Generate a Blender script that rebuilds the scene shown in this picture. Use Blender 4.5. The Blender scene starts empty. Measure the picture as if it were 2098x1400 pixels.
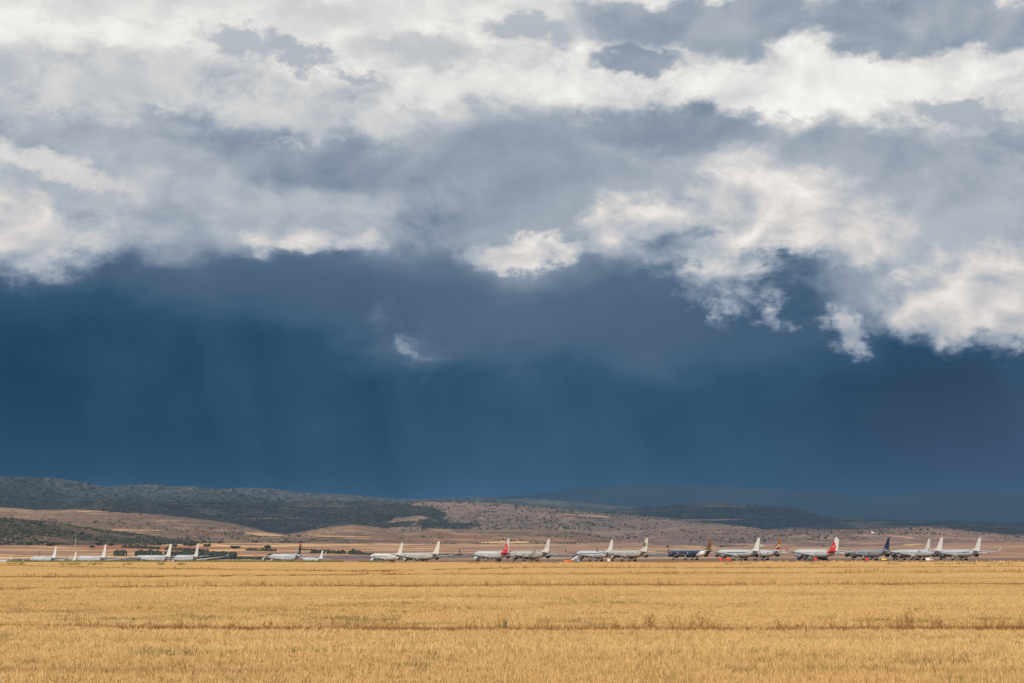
import bpy, bmesh, math, random
import numpy as np
from mathutils import Vector, Matrix
random.seed(7)
RNG = np.random.default_rng(11)
SC = bpy.context.scene
COL = SC.collection
# ------------------------------------------------------------------ camera
FPX = 3497.0                      # focal length in photograph pixels (60 mm on a 36 mm sensor)
HORIZON = 1135.0
EYE = 2.0
PITCH = math.atan((HORIZON - 700.0) / FPX)
cam_d = bpy.data.cameras.new('camera')
cam = bpy.data.objects.new('camera', cam_d)
COL.objects.link(cam)
cam_d.sensor_width = 36.0
cam_d.lens = 60.0
cam_d.clip_start = 0.1
cam_d.clip_end = 60000
cam.location = (0, 0, EYE)
cam.rotation_euler = (math.radians(90) + PITCH, 0, 0)
SC.camera = cam
SC.view_settings.view_transform = 'Standard'
SC.view_settings.look = 'None'
SC.view_settings.exposure = 0.0
SC.view_settings.gamma = 1.0
SC.view_settings.use_curve_mapping = False
SC.cycles.use_denoising = True
SC.cycles.max_bounces = 5
SC.cycles.diffuse_bounces = 3
SC.cycles.volume_bounces = 0
SC.cycles.transparent_max_bounces = 8
SC.cycles.sample_clamp_indirect = 4

def lin(r, g, b):
    f = lambda c: (c/255/12.92) if c/255 <= .04045 else ((c/255+.055)/1.055)**2.4
    return (f(r), f(g), f(b), 1.0)

def azel(px, row):
    """direction (azimuth to the right, elevation) of a point of the view"""
    x = (px-1049.0)/FPX; y = (700.0-row)/FPX
    c, s = math.cos(PITCH), math.sin(PITCH)
    d = Vector((x, c - y*s, s + y*c)).normalized()
    return math.atan2(d.x, d.y), math.asin(d.z)

# ------------------------------------------------------------------ sun
SUN_AZ = math.radians(192)        # clockwise from +Y: behind the camera, to the left
SUN_EL = math.radians(25)
sun_d = bpy.data.lights.new('sun', 'SUN')
sun_d.energy = 4.3
sun_d.angle = math.radians(0.5)
sun_d.color = (1.0, 0.90, 0.76)
sun = bpy.data.objects.new('sun', sun_d)
COL.objects.link(sun)
to_sun = Vector((math.sin(SUN_AZ)*math.cos(SUN_EL), math.cos(SUN_AZ)*math.cos(SUN_EL), math.sin(SUN_EL)))
sun.rotation_euler = to_sun.to_track_quat('Z', 'Y').to_euler()
sun.location = (0, -50, 100)

# ------------------------------------------------------------------ node helpers
class S:
    """a socket with arithmetic"""
    def __init__(self, nt, sock): self.nt, self.k = nt, sock
    def _m(self, op, *a, clamp=False):
        n = self.nt.nodes.new('ShaderNodeMath'); n.operation = op; n.use_clamp = clamp
        for i, v in enumerate((self,)+a):
            if isinstance(v, S): self.nt.links.new(v.k, n.inputs[i])
            else: n.inputs[i].default_value = v
        return S(self.nt, n.outputs[0])
    def __add__(self, o): return self._m('ADD', o)
    __radd__ = __add__
    def __sub__(self, o): return self._m('SUBTRACT', o)
    def __rsub__(self, o): return (self*-1.0)+o
    def __mul__(self, o): return self._m('MULTIPLY', o)
    __rmul__ = __mul__
    def __truediv__(self, o): return self._m('DIVIDE', o)
    def pow(self, o): return self._m('POWER', o)
    def clamp(self): return self._m('ADD', 0.0, clamp=True)
    def smooth(self, a, b, lo=0.0, hi=1.0):
        n = self.nt.nodes.new('ShaderNodeMapRange'); n.interpolation_type = 'SMOOTHSTEP'
        self.nt.links.new(self.k, n.inputs[0])
        for i, v in enumerate((a, b, lo, hi)): n.inputs[i+1].default_value = v
        return S(self.nt, n.outputs[0])
    def mix(self, o, f):          # self*(1-f) + o*f
        d = (o - self) if isinstance(o, S) else (self*-1.0 + o)
        return self + d*f

def vec(nt, x, y, z):
    n = nt.nodes.new('ShaderNodeCombineXYZ')
    for i, v in enumerate((x, y, z)):
        if isinstance(v, S): nt.links.new(v.k, n.inputs[i])
        else: n.inputs[i].default_value = v
    return n.outputs[0]
def sep(nt, sock):
    n = nt.nodes.new('ShaderNodeSeparateXYZ'); nt.links.new(sock, n.inputs[0])
    return [S(nt, n.outputs[i]) for i in range(3)]
def vmath(nt, op, a, b=None, out=0):
    n = nt.nodes.new('ShaderNodeVectorMath'); n.operation = op
    for i, v in enumerate((a, b)):
        if v is None: continue
        if isinstance(v, (tuple, list)): n.inputs[i].default_value = v
        elif isinstance(v, S): nt.links.new(v.k, n.inputs[i])
        else: nt.links.new(v, n.inputs[i])
    return n.outputs[out]
def noise(nt, vsock, scale, detail=4, rough=.55, lac=2.0, dist=0.0, color=False):
    n = nt.nodes.new('ShaderNodeTexNoise')
    nt.links.new(vsock, n.inputs['Vector'])
    n.inputs['Scale'].default_value = scale; n.inputs['Detail'].default_value = detail
    n.inputs['Roughness'].default_value = rough; n.inputs['Lacunarity'].default_value = lac
    n.inputs['Distortion'].default_value = dist
    return n.outputs['Color'] if color else S(nt, n.outputs[0])
def ramp(nt, fac, stops, interp='LINEAR'):
    n = nt.nodes.new('ShaderNodeValToRGB'); n.color_ramp.interpolation = interp
    el = n.color_ramp.elements
    while len(el) < len(stops): el.new(0.5)
    for e, (p, c) in zip(el, stops):
        e.position = p
        e.color = c if isinstance(c, (tuple, list)) else (c, c, c, 1)
    nt.links.new(fac.k if isinstance(fac, S) else fac, n.inputs[0])
    return n.outputs[0]
def mixc(nt, fac, a, b, mode='MIX'):
    n = nt.nodes.new('ShaderNodeMix'); n.data_type = 'RGBA'; n.blend_type = mode
    if isinstance(fac, S): nt.links.new(fac.k, n.inputs[0])
    elif isinstance(fac, (int, float)): n.inputs[0].default_value = fac
    else: nt.links.new(fac, n.inputs[0])
    for v, i in ((a, 6), (b, 7)):
        if isinstance(v, (tuple, list)): n.inputs[i].default_value = v
        else: nt.links.new(v.k if isinstance(v, S) else v, n.inputs[i])
    return n.outputs[2]

# ------------------------------------------------------------------ world: storm sky ahead, open sky behind
W = bpy.data.worlds.new('World'); SC.world = W; W.use_nodes = True
nt = W.node_tree; nt.nodes.clear()
SKY_STRENGTH = 0.10
tc = nt.nodes.new('ShaderNodeTexCoord')
dirv = tc.outputs['Generated']
dx, dy, dz = sep(nt, dirv)
az = dx._m('ARCTAN2', dy); el = dz._m('ARCSINE')
K = 34.97                          # one unit = 100 pixels of the photograph near the horizon
u0 = az*K; v0 = el*K
def uv(px, row):
    a, e = azel(px, row); return a*K, e*K
q = vmath(nt, 'MULTIPLY', dirv, (K, K, K*1.5))
w1 = vmath(nt, 'SUBTRACT', noise(nt, q, .45, 3, .5, color=True), (.5, .5, .5))
w2 = vmath(nt, 'SUBTRACT', noise(nt, q, 1.5, 6, .66, color=True), (.5, .5, .5))
w1x, w1y, _ = sep(nt, w1); w2x, w2y, _ = sep(nt, w2)
U1 = u0 + w1x*1.7 + w2x*1.25; V1 = v0 + w1y*1.2 + w2y*1.0          # ragged coordinates
U2 = u0 + w1x*2.2 + w2x*.35; V2 = v0 + w1y*1.6 + w2y*.20          # soft coordinates
qs = vmath(nt, 'ADD', q, vmath(nt, 'MULTIPLY', w1, (1.6, 1.6, 1.6)))
nM = noise(nt, qs, .55, 5, .52) - .5                                # medium forms
qa = vmath(nt, 'MULTIPLY', qs, (.55, .55, 1.25))
nA = noise(nt, qa, .8, 6, .55) - .5                                 # drawn out forms
nF = noise(nt, qs, 2.4, 8, .64, 2.1) - .5                            # fine
# relief of the puffs: density here minus density a little toward the light (up left)
ql = vmath(nt, 'ADD', qs, (-.30, 0, .50))
nE = (noise(nt, qs, .75, 6, .50) - noise(nt, ql, .75, 4, .45))*.75 + nF*.10
nstreak = noise(nt, vmath(nt, 'MULTIPLY', q, (1.0, 1.0, .16)), .22, 1, .4) - .5

# slanting rain shafts and a murky foot
rain_v = vec(nt, dx*K + dz*(K*.22), dy*K, dz*(K*.035))
rain = noise(nt, rain_v, .85, 3, .55) - .5
L = None
def blob(px, row, rx, ry, soft=.35, amp=.9, rot=0.0, soft_coord=False, fine=.6):
    """0..1 mask of a cloud body; rx, ry in photograph pixels/100; low>0 flattens the underside"""
    cu, cv = uv(px, row)
    U, V = (U2, V2) if soft_coord else (U1, V1)
    a, b = U - cu, V - cv
    if rot:
        c, s = math.cos(math.radians(rot)), math.sin(math.radians(rot))
        a, b = a*c + b*s, b*c - a*s
    r = ((a/rx)._m('POWER', 2.0) + (b/ry)._m('POWER', 2.0))._m('SQRT')
    m = (1.0 - r) + nM*amp + nF*(amp*fine)
    return m.smooth(-soft, soft)

# large light-to-dark structure by height above the horizon
vv = V2 + nM*1.2
L = S(nt, ramp(nt, vv/16.0, [(0, .035), (.20, .075), (.26, .11), (.31, .16), (.37, .28), (.44, .46), (.50, .55),
                             (.56, .64), (.62, .80), (.68, .90), (.80, .92), (1.0, .82)]))

L = L + nA*(v0.smooth(5.2, 7.5)*.32) + nA*(v0.smooth(4.0, 5.8)*.07) + nF*(v0.smooth(5.6, 8)*.24)
L = L + (v0.smooth(0, 2, 1, 1) * nstreak * v0.smooth(6.5, 4.0) * .12) + nM*(v0.smooth(6.0, 3.0)*.085)
L = L + nE*(v0.smooth(5.6, 7.5)*.55)
L = L + rain*(v0.smooth(6.2, 4.6)*.11)
L = L + (v0*-1.0+1.7).clamp()*.018
L = L + (u0.smooth(-11.0, -1.0)*.075 - .065 - u0.smooth(1.0, 9.0)*.035) * v0.smooth(6.5, 4.5)      # rain curtain paler to the right
def lay(L, tgt, *a, tex=0.0, gain=1.0, **k):
    m = blob(*a, **k)*gain
    t = (nE*tex + tgt) if tex else tgt
    return L.mix(t, m)
# right third: the mass is lighter again under the band, dark bellies
L = lay(L, .245, 1060, 660, 3.4, .80, soft=.7, amp=.6, soft_coord=True, gain=.8)
L = lay(L, .215, 1450, 700, 2.6, .60, soft=.7, amp=.6, soft_coord=True, gain=.6)
L = lay(L, .20, 640, 640, 2.4, .5, soft=.7, amp=.8, soft_coord=True, gain=.5)
L = lay(L, .20, 300, 565, 3.4, .35, soft=.6, amp=.8, soft_coord=True, gain=.6)
L = lay(L, .66, 330, 400, 5.2, .85, soft=.7, amp=.9, soft_coord=True, gain=.85, tex=.5)
L = lay(L, .54, 420, 490, 3.6, .34, soft=.6, amp=.8, soft_coord=True, gain=.8, tex=.4)
L = lay(L, .50, 1780, 540, 1.0, 1.2, soft=.6, amp=.9, gain=.8)
L = lay(L, .62, 1960, 430, 2.4, 1.3, soft=.6, amp=.8, soft_coord=True, gain=.9, tex=.3)
L = lay(L, .52, 1180, 410, 2.8, 1.1, soft=.6, amp=.6, soft_coord=True, gain=.85, tex=.2)
L = lay(L, .44, 640, 318, 2.9, .46, soft=.5, amp=.8, rot=-6, soft_coord=True, gain=.95, tex=.5)
L = lay(L, .60, 260, 305, 2.4, .24, soft=.5, amp=1.0, rot=-16, gain=.75, tex=.3)
L = lay(L, .78, 250, 185, 2.4, .60, soft=.5, amp=1.1, gain=.85, tex=.4)
L = lay(L, .78, 620, 235, 2.4, .42, soft=.5, amp=1.1, gain=.8, tex=.4)
L = lay(L, .90, 110, 345, 1.5, .22, soft=.6, amp=1.1, rot=-16, gain=.7)
L = lay(L, .95, 1720, 195, 4.6, .82, soft=.6, amp=.9, gain=.92, tex=.5)
L = lay(L, .95, 420, 75, 5.0, .36, soft=.7, amp=1.0, gain=.75, tex=.4)
L = lay(L, .93, 1000, 175, 2.6, .40, soft=.7, amp=1.0, gain=.85, tex=.4)
L = lay(L, .78, 420, 12, 7.0, .34, soft=.7, amp=1.2, gain=.7, tex=.4)
L = lay(L, .44, 1410, 268, 2.1, .50, soft=.40, amp=.8, rot=-5, gain=.95, tex=.4)
L = lay(L, .50, 1760, 325, 2.4, .52, soft=.45, amp=.9, rot=-8, gain=.85, tex=.4)
L = lay(L, .48, 1060, 310, 1.8, .62, soft=.6, amp=.9, soft_coord=True, gain=.8, tex=.2)
L = lay(L, .53, 1440, 50, 2.5, .62, soft=.25, amp=.75, rot=-3, gain=.97, tex=.5)
L = lay(L, .51, 1920, 55, 2.7, .66, soft=.25, amp=.75, rot=-4, gain=.97, tex=.5)
L = lay(L, .46, 1310, 133, 1.1, .28, soft=.28, amp=.8, rot=-5, gain=.9, tex=.4)
L = lay(L, .56, 2000, 245, 1.2, .19, soft=.4, amp=1.1, rot=-8, gain=.8)
L = lay(L, .60, 490, 95, .85, .24, soft=.4, amp=1.0, rot=-8, gain=.85)
L = lay(L, .58, 630, 103, .70, .24, soft=.4, amp=1.0, rot=-14, gain=.85)
L = lay(L, .66, 860, 105, 1.4, .26, soft=.5, amp=1.1, gain=.75)
L = lay(L, .58, 735, 165, .5, .12, soft=.5, amp=1.2, rot=-24, gain=.75)
L = lay(L, .56, 325, 262, .45, .13, soft=.4, amp=1.0, rot=-20, gain=.75)
L = lay(L, .58, 1090, 72, .9, .26, soft=.5, amp=1.0, gain=.8)
# sunlit puffs hanging under the mass, each with a paler veil that melts into the deck above
L = lay(L, .66, 1560, 385, 2.6, .75, soft=.9, amp=.8, soft_coord=True, gain=.7)
L = lay(L, .66, 600, 475, 1.7, .40, soft=.9, amp=.8, soft_coord=True, gain=.6)
L = lay(L, .66, 2020, 560, 1.8, .8, soft=.8, amp=.8, soft_coord=True, gain=.6)
L = lay(L, .60, 1080, 490, 1.3, .36, soft=.9, amp=.8, soft_coord=True, gain=.6)
L = lay(L, .84, 40, 490, 1.7, .58, soft=.70, amp=1.0, gain=.9, tex=1.05)
L = lay(L, .60, 320, 480, 1.2, .22, soft=.8, amp=1.0, gain=.5, tex=0.85)
L = lay(L, .80, 610, 495, 1.15, .30, soft=.5, amp=.8, gain=.85, tex=1.53)
L = lay(L, .84, 1078, 510, 1.15, .24, soft=0.50, amp=.7, gain=.92, tex=1.36)
L = lay(L, .83, 1330, 455, 1.2, .64, soft=0.47, amp=.9, gain=.95, tex=1.16)
L = lay(L, .83, 1540, 425, 1.2, .92, soft=0.50, amp=1.0, gain=.96, tex=1.26)
L = lay(L, .83, 1690, 455, 1.3, .72, soft=0.47, amp=.9, rot=-14, gain=.95, tex=1.16)
L = lay(L, .66, 1520, 565, .85, .85, soft=.45, amp=1.7, gain=.85, tex=1.90, fine=.9)
L = lay(L, .78, 1480, 510, 1.4, .26, soft=.45, amp=1.4, gain=.85, tex=1.26, fine=.8)
L = lay(L, .48, 1370, 520, 1.0, .36, soft=.5, amp=1.3, gain=.7, tex=1.05)
L = lay(L, .66, 1840, 470, .38, .5, soft=0.50, amp=1.1, gain=.8, tex=0.85)
L = lay(L, .74, 1742, 655, .38, .54, soft=.45, amp=1.2, rot=25, gain=.9, tex=1.26, fine=.8)
L = lay(L, .84, 1985, 622, 1.5, .86, soft=0.38, amp=.8, gain=.97, tex=1.26)
L = lay(L, .84, 2130, 615, 1.2, .92, soft=0.38, amp=.7, gain=.97, tex=1.26)
L = lay(L, .27, 830, 700, .60, .34, soft=.9, amp=1.3, rot=-42, gain=.9, tex=0.85)
L = lay(L, .44, 835, 705, .30, .10, soft=.9, amp=1.3, rot=-50, gain=.8, tex=1.02)
L = L._m('MAXIMUM', .01)
storm = ramp(nt, L, [(0, lin(6, 46, 70)), (.10, lin(40, 75, 101)), (.22, lin(76, 98, 122)), (.35, lin(114, 130, 150)),
                     (.50, lin(150, 161, 175)), (.65, lin(184, 189, 196)), (.80, lin(216, 215, 213)), (.92, lin(240, 237, 233)), (1, lin(252, 250, 246))])
warm = u0.smooth(2, 11)*v0.smooth(6, 2)
storm = mixc(nt, warm*.42, storm, lin(66, 72, 96))
storm = mixc(nt, L.smooth(.60, .84)*v0.smooth(8.8, 6.6), storm, (1.0, .965, .95, 1), 'MULTIPLY')
storm = vmath(nt, 'MULTIPLY', storm, (1/SKY_STRENGTH,)*3)
nish = nt.nodes.new('ShaderNodeTexSky'); nish.sky_type = 'NISHITA'; nish.sun_disc = False
nish.sun_elevation = SUN_EL; nish.sun_rotation = SUN_AZ
# the cloud deck opens behind the camera
open_ = ((dy*-1.0) + nA*1.2 + nM*.8).smooth(.25, .85)
sky = mixc(nt, open_*.85, storm, nish.outputs[0])
bg = nt.nodes.new('ShaderNodeBackground'); nt.links.new(sky, bg.inputs[0]); bg.inputs[1].default_value = SKY_STRENGTH
wo = nt.nodes.new('ShaderNodeOutputWorld'); nt.links.new(bg.outputs[0], wo.inputs[0])
W.cycles.sampling_method = 'MANUAL'; W.cycles.sample_map_resolution = 512

# ================================================================== helpers for objects
def tag(o, label=None, cat=None, group=None, kind=None):
    if label: o['label'] = label
    if cat: o['category'] = cat
    if group: o['group'] = group
    if kind: o['kind'] = kind
    return o
def empty(name, loc=(0, 0, 0), rz=0.0):
    o = bpy.data.objects.new(name, None); COL.objects.link(o)
    o.empty_display_size = 1.0
    o.location = loc; o.rotation_euler = (0, 0, rz)
    return o
def mesh_np(name, V, F, smooth=False):
    """mesh from numpy vertices and a list/array of faces (all the same length)"""
    V = np.asarray(V, dtype=np.float32); F = np.asarray(F, dtype=np.int32)
    me = bpy.data.meshes.new(name)
    me.vertices.add(len(V)); me.vertices.foreach_set('co', V.ravel())
    n = F.shape[1]
    me.loops.add(F.size); me.loops.foreach_set('vertex_index', F.ravel())
    me.polygons.add(len(F)); me.polygons.foreach_set('loop_start', np.arange(0, F.size, n, dtype=np.int32))
    me.update(calc_edges=True)
    if smooth: me.polygons.foreach_set('use_smooth', np.ones(len(F), dtype=bool))
    me.validate()
    return me
def link(name, me, mat=None, parent=None):
    o = bpy.data.objects.new(name, me); COL.objects.link(o)
    if parent: o.parent = parent
    if mat is not None:
        if not me.materials: me.materials.append(mat)
        elif me.materials[0] is not mat:
            o.material_slots[0].link = 'OBJECT'; o.material_slots[0].material = mat
    return o

# vectorised gradient-ish noise
_perm = RNG.permutation(512); _perm = np.concatenate([_perm, _perm])
_val = RNG.random(512)
def vnoise(x, y, z=0.0):
    x = np.asarray(x, float); y = np.asarray(y, float); z = np.zeros_like(x) + z
    xi, yi, zi = np.floor(x).astype(int), np.floor(y).astype(int), np.floor(z).astype(int)
    fx, fy, fz = x-xi, y-yi, z-zi
    s = lambda t: t*t*t*(t*(t*6-15)+10)
    fx, fy, fz = s(fx), s(fy), s(fz)
    def h(a, b, c): return _val[_perm[(_perm[(_perm[a & 511] + b) & 511] + c) & 511] & 511]
    def l(a, b, t): return a+(b-a)*t
    return l(l(l(h(xi, yi, zi), h(xi+1, yi, zi), fx), l(h(xi, yi+1, zi), h(xi+1, yi+1, zi), fx), fy),
             l(l(h(xi, yi, zi+1), h(xi+1, yi, zi+1), fx), l(h(xi, yi+1, zi+1), h(xi+1, yi+1, zi+1), fx), fy), fz)
def fbm(x, y, z=0.0, o=4, g=.5):
    a, t, n = 1.0, 0.0, 0.0
    for i in range(o):
        t = t + a*vnoise(x*2**i+17*i, y*2**i-9*i, z); n += a; a *= g
    return t/n
def ridged(x, y, z=0.0, o=4):
    a, t, n = 1.0, 0.0, 0.0
    for i in range(o):
        t = t + a*(1-np.abs(2*vnoise(x*2**i+31*i, y*2**i+5*i, z)-1)); n += a; a *= .5
    return t/n
def sstep(t, a, b):
    t = np.clip((np.asarray(t, float)-a)/(b-a), 0, 1); return t*t*(3-2*t)

# ================================================================== materials
def material(name, rough=.85, spec=.3):
    m = bpy.data.materials.new(name); m.use_nodes = True
    b = m.node_tree.nodes['Principled BSDF']
    b.inputs['Roughness'].default_value = rough
    b.inputs['Specular IOR Level'].default_value = spec
    return m, m.node_tree, b
def setc(nt, b, c):
    if isinstance(c, (tuple, list)): b.inputs['Base Color'].default_value = c
    else: nt.links.new(c.k if isinstance(c, S) else c, b.inputs['Base Color'])
def bump(nt, b, h, strength=.5, dist=.1):
    n = nt.nodes.new('ShaderNodeBump'); n.inputs['Strength'].default_value = strength
    n.inputs['Distance'].default_value = dist
    nt.links.new(h.k, n.inputs['Height']); nt.links.new(n.outputs[0], b.inputs['Normal'])
def wpos(nt): return nt.nodes.new('ShaderNodeNewGeometry').outputs['Position']
def opos(nt): return nt.nodes.new('ShaderNodeTexCoord').outputs['Object']
def attr(nt, name):
    n = nt.nodes.new('ShaderNodeAttribute'); n.attribute_name = name; return S(nt, n.outputs['Fac'])

def field_tone(nt):
    """0..1 tone of the crop: drawn out streaks along the drill rows, broad patches"""
    p = wpos(nt)
    a = noise(nt, vmath(nt, 'MULTIPLY', p, (.045, .55, 0)), 1.0, 5, .62)
    b = noise(nt, vmath(nt, 'MULTIPLY', p, (.018, .06, 0)), 1.0, 3, .5)
    c = noise(nt, vmath(nt, 'MULTIPLY', p, (.012, .22, 0)), 1.0, 4, .6)
    x, y, z = sep(nt, p)
    streak = a.smooth(.56, .70)*.75 + c.smooth(.60, .70)*.45
    return streak, b
M = {}
def straw_mat(name, light, dark, green):
    m, nt, b = material(name, .75, .25)
    streak, broad = field_tone(nt)
    t = attr(nt, 'tint')
    c = mixc(nt, t, dark, light)
    c = mixc(nt, broad.smooth(.35, .65)*.35, c, lin(156, 116, 68))
    c = mixc(nt, (streak*.55).clamp(), c, green)
    setc(nt, b, c)
    return m
M['stubble'] = straw_mat('stubble', lin(210, 178, 124), lin(126, 97, 56), lin(88, 72, 42))
m, nt, b = material('field_soil', .95, .1)
streak, broad = field_tone(nt)
p = wpos(nt)
n1 = noise(nt, p, 9.0, 4, .6); n2 = noise(nt, p, .8, 4, .6)
c = ramp(nt, n1, [(.3, lin(84, 60, 36)), (.5, lin(136, 104, 64)), (.72, lin(190, 152, 98))])
c = mixc(nt, n2.smooth(.4, .65)*.5, c, lin(176, 136, 86))
c = mixc(nt, (streak*.6).clamp(), c, lin(108, 84, 46))
setc(nt, b, c); bump(nt, b, n1, .6, .05); M['field'] = m

m, nt, b = material('dirt_track', .95, .1)
p = wpos(nt)
c = ramp(nt, noise(nt, vmath(nt, 'MULTIPLY', p, (.2, .9, 0)), 1.0, 4, .6), [(.3, lin(190, 140, 105)), (.7, lin(224, 180, 138))])
setc(nt, b, c); M['track'] = m

m, nt, b = material('airfield_grass', .95, .1)
p = wpos(nt)
n1 = noise(nt, vmath(nt, 'MULTIPLY', p, (.012, .05, .05)), 1.0, 5, .6)
n2 = noise(nt, p, .4, 4, .6)
c = ramp(nt, n1*.7+n2*.3, [(.3, lin(90, 76, 70)), (.5, lin(122, 98, 82)), (.7, lin(150, 120, 88))])
setc(nt, b, c); M['airfield'] = m

m, nt, b = material('asphalt', .9, .2)
p = wpos(nt)
c = ramp(nt, noise(nt, p, .25, 4, .6), [(.3, lin(82, 82, 88)), (.7, lin(104, 102, 106))])
setc(nt, b, c); M['asphalt'] = m

def plain_mat():
    m, nt, b = material('farmed_plain', .95, .1)
    p = wpos(nt)
    wp = vmath(nt, 'ADD', p, vmath(nt, 'MULTIPLY', noise(nt, p, .0022, 3, .5, color=True), (420, 420, 0)))
    vo = nt.nodes.new('ShaderNodeTexVoronoi'); vo.feature = 'F1'
    nt.links.new(vmath(nt, 'MULTIPLY', wp, (1/150, 1/46, 0)), vo.inputs['Vector']); vo.inputs['Scale'].default_value = 1.0
    r, g, bl = sep(nt, vo.outputs['Color'])
    c = ramp(nt, r, [(0, lin(210, 170, 120)), (.16, lin(160, 114, 88)), (.30, lin(218, 178, 126)), (.42, lin(136, 110, 94)),
                     (.58, lin(184, 140, 102)), (.68, lin(150, 98, 78)), (.80, lin(150, 120, 98)), (.90, lin(222, 186, 134))], 'CONSTANT')
    x, y, z = sep(nt, p)
    right = (x/y).smooth(-.14, .05)
    c = mixc(nt, right*.70, c, lin(138, 114, 104))
    ed = nt.nodes.new('ShaderNodeTexVoronoi'); ed.feature = 'DISTANCE_TO_EDGE'
    nt.links.new(vmath(nt, 'MULTIPLY', wp, (1/150, 1/46, 0)), ed.inputs['Vector']); ed.inputs['Scale'].default_value = 1.0
    c = mixc(nt, S(nt, ed.outputs[0]).smooth(.05, .015)*.55, c, lin(104, 92, 72))
    nn = noise(nt, vmath(nt, 'MULTIPLY', p, (.01, .03, .03)), 1.0, 5, .6)
    c = mixc(nt, nn.smooth(.35, .7)*.35, c, lin(140, 104, 84))
    setc(nt, b, c); return m
M['plain'] = plain_mat()

def hill_mat(name, base, alt, pale, red, scrub, density, band=.5, redness=.4, cell=14.0, paleness=.5, crest=None):
    m, nt, b = material(name, .95, .1)
    p = wpos(nt)
    n1 = noise(nt, vmath(nt, 'MULTIPLY', p, (.0022, .0022, .012)), 1.0, 5, .6)
    n2 = noise(nt, vmath(nt, 'MULTIPLY', p, (.004, .004, .12)), 1.0, 4, .6)
    n3 = noise(nt, vmath(nt, 'MULTIPLY', p, (.0016, .0035, .03)), 1.0, 4, .55)
    n4 = noise(nt, p, .03, 5, .65)
    c = mixc(nt, n1.smooth(.35, .65), base, alt)
    c = mixc(nt, n3.smooth(.54, .66)*redness, c, red)
    c = mixc(nt, n2.smooth(.53, .68)*band, c, pale)
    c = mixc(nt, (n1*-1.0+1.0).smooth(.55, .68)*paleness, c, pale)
    c = mixc(nt, n4.smooth(.4, .75)*.55, c, alt)
    n5 = noise(nt, vmath(nt, 'MULTIPLY', p, (.05, .03, .35)), 1.0, 5, .7)
    c = mixc(nt, n5.smooth(.48, .72)*.5, c, pale)
    c = mixc(nt, n5.smooth(.50, .30)*.5, c, scrub)
    if crest:      # sunlit crests painted into the colour, paler toward the tops
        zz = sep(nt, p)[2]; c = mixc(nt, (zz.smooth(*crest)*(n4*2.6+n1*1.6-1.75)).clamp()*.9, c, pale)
    vo = nt.nodes.new('ShaderNodeTexVoronoi'); vo.feature = 'F1'
    nt.links.new(vmath(nt, 'MULTIPLY', p, (1/cell, .35/cell, .6/cell)), vo.inputs['Vector']); vo.inputs['Scale'].default_value = 1.0
    dn = noise(nt, p, .0035, 4, .6)
    lim = dn.smooth(.35, .68)*density
    dot = (lim - S(nt, vo.outputs['Distance'])).smooth(-.05, .06)
    c = mixc(nt, dot, c, scrub)
    g1 = noise(nt, vmath(nt, 'MULTIPLY', p, (.011, .005, .004)), 1.0, 5, .6, dist=.6)
    ridge_ = ((g1-.5)._m('ABSOLUTE')*-2.0+1.0)
    bump(nt, b, ridge_*.8 + n4*.5, .9, 26.0)
    setc(nt, b, c); return m
SCR = lin(52, 60, 50)
M['brown_hill'] = hill_mat('brown_hill', lin(132, 109, 92), lin(100, 86, 78), lin(178, 146, 118), lin(152, 100, 78), SCR, .30, .55, .45)
M['mauve_hill'] = hill_mat('mauve_hill', lin(128, 108, 101), lin(102, 90, 90), lin(178, 146, 128), lin(152, 102, 88), SCR, .30, .40, .45)
M['scrub_hill'] = hill_mat('scrub_hill', lin(118, 98, 82), lin(84, 74, 64), lin(150, 122, 98), lin(140, 98, 78), lin(38, 44, 38), .45, .3, .2, 10.0)
M['blue_hill'] = hill_mat('cloud_shaded_juniper_hill', lin(46, 52, 56), lin(30, 38, 43), lin(116, 104, 98), lin(84, 74, 70), lin(34, 42, 38), .5, .40, .2, 18.0, .5)  # juniper cover, its colours deepened toward blue to hold cloud shade
M['long_hill'] = hill_mat('long_hill', lin(126, 109, 100), lin(98, 88, 86), lin(172, 144, 126), lin(176, 124, 102), lin(44, 54, 48), .42, .35, .35, 18.0)
M['far_hill'] = hill_mat('cloud_shaded_wooded_hill', lin(26, 38, 44), lin(18, 29, 37), lin(104, 104, 98), lin(62, 66, 66), lin(28, 38, 36), .4, .35, .2, 24.0, .35, crest=(190, 320))  # wooded colours darkened and blued to carry cloud shade, crests painted sunlit
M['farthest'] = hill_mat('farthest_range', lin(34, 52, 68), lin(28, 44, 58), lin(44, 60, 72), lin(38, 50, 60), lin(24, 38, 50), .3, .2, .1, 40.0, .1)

# ================================================================== ground
def px_of_az(az): return 1049 + FPX*np.tan(np.clip(az, -.8, .8))/math.cos(PITCH)
def az_of_px(px): return np.arctan((np.asarray(px, float)-1049)*math.cos(PITCH)/FPX)
AIR = np.array([(-600, -10.5), (0, -9.2), (220, -7.8), (400, -7.1), (620, -6.2), (830, -5.9), (1040, -4.2), (1250, -3.8), (1450, -3.0), (2100, -2.9), (2700, -2.6)])
CREST = np.array([(-600, -.05), (0, -.05), (400, -.08), (740, -.16), (950, -.18), (1300, -.14), (1500, -.08), (2098, .10), (2700, .14)])
EDGES = [dict(pts=[(0, 1280), (180, 1282), (400, 1285), (1049, 1287.5), (1600, 1287), (2098, 1284)], w=1.3, h=.05),
         dict(pts=[(0, 1210), (150, 1206), (420, 1203.5), (1049, 1202), (1600, 1200.5), (2098, 1198)], w=1.8, h=.09),
         dict(pts=[(0, 1184), (300, 1183), (560, 1180), (800, 1178), (1049, 1177.3), (1500, 1175.5), (2098, 1173.5)], w=2.2, h=.11),
         dict(pts=[(0, 1159.5), (300, 1166), (600, 1170), (760, 1171), (1100, 1164), (1500, 1165), (2098, 1162.5)], w=3.0, h=.13)]
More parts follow.
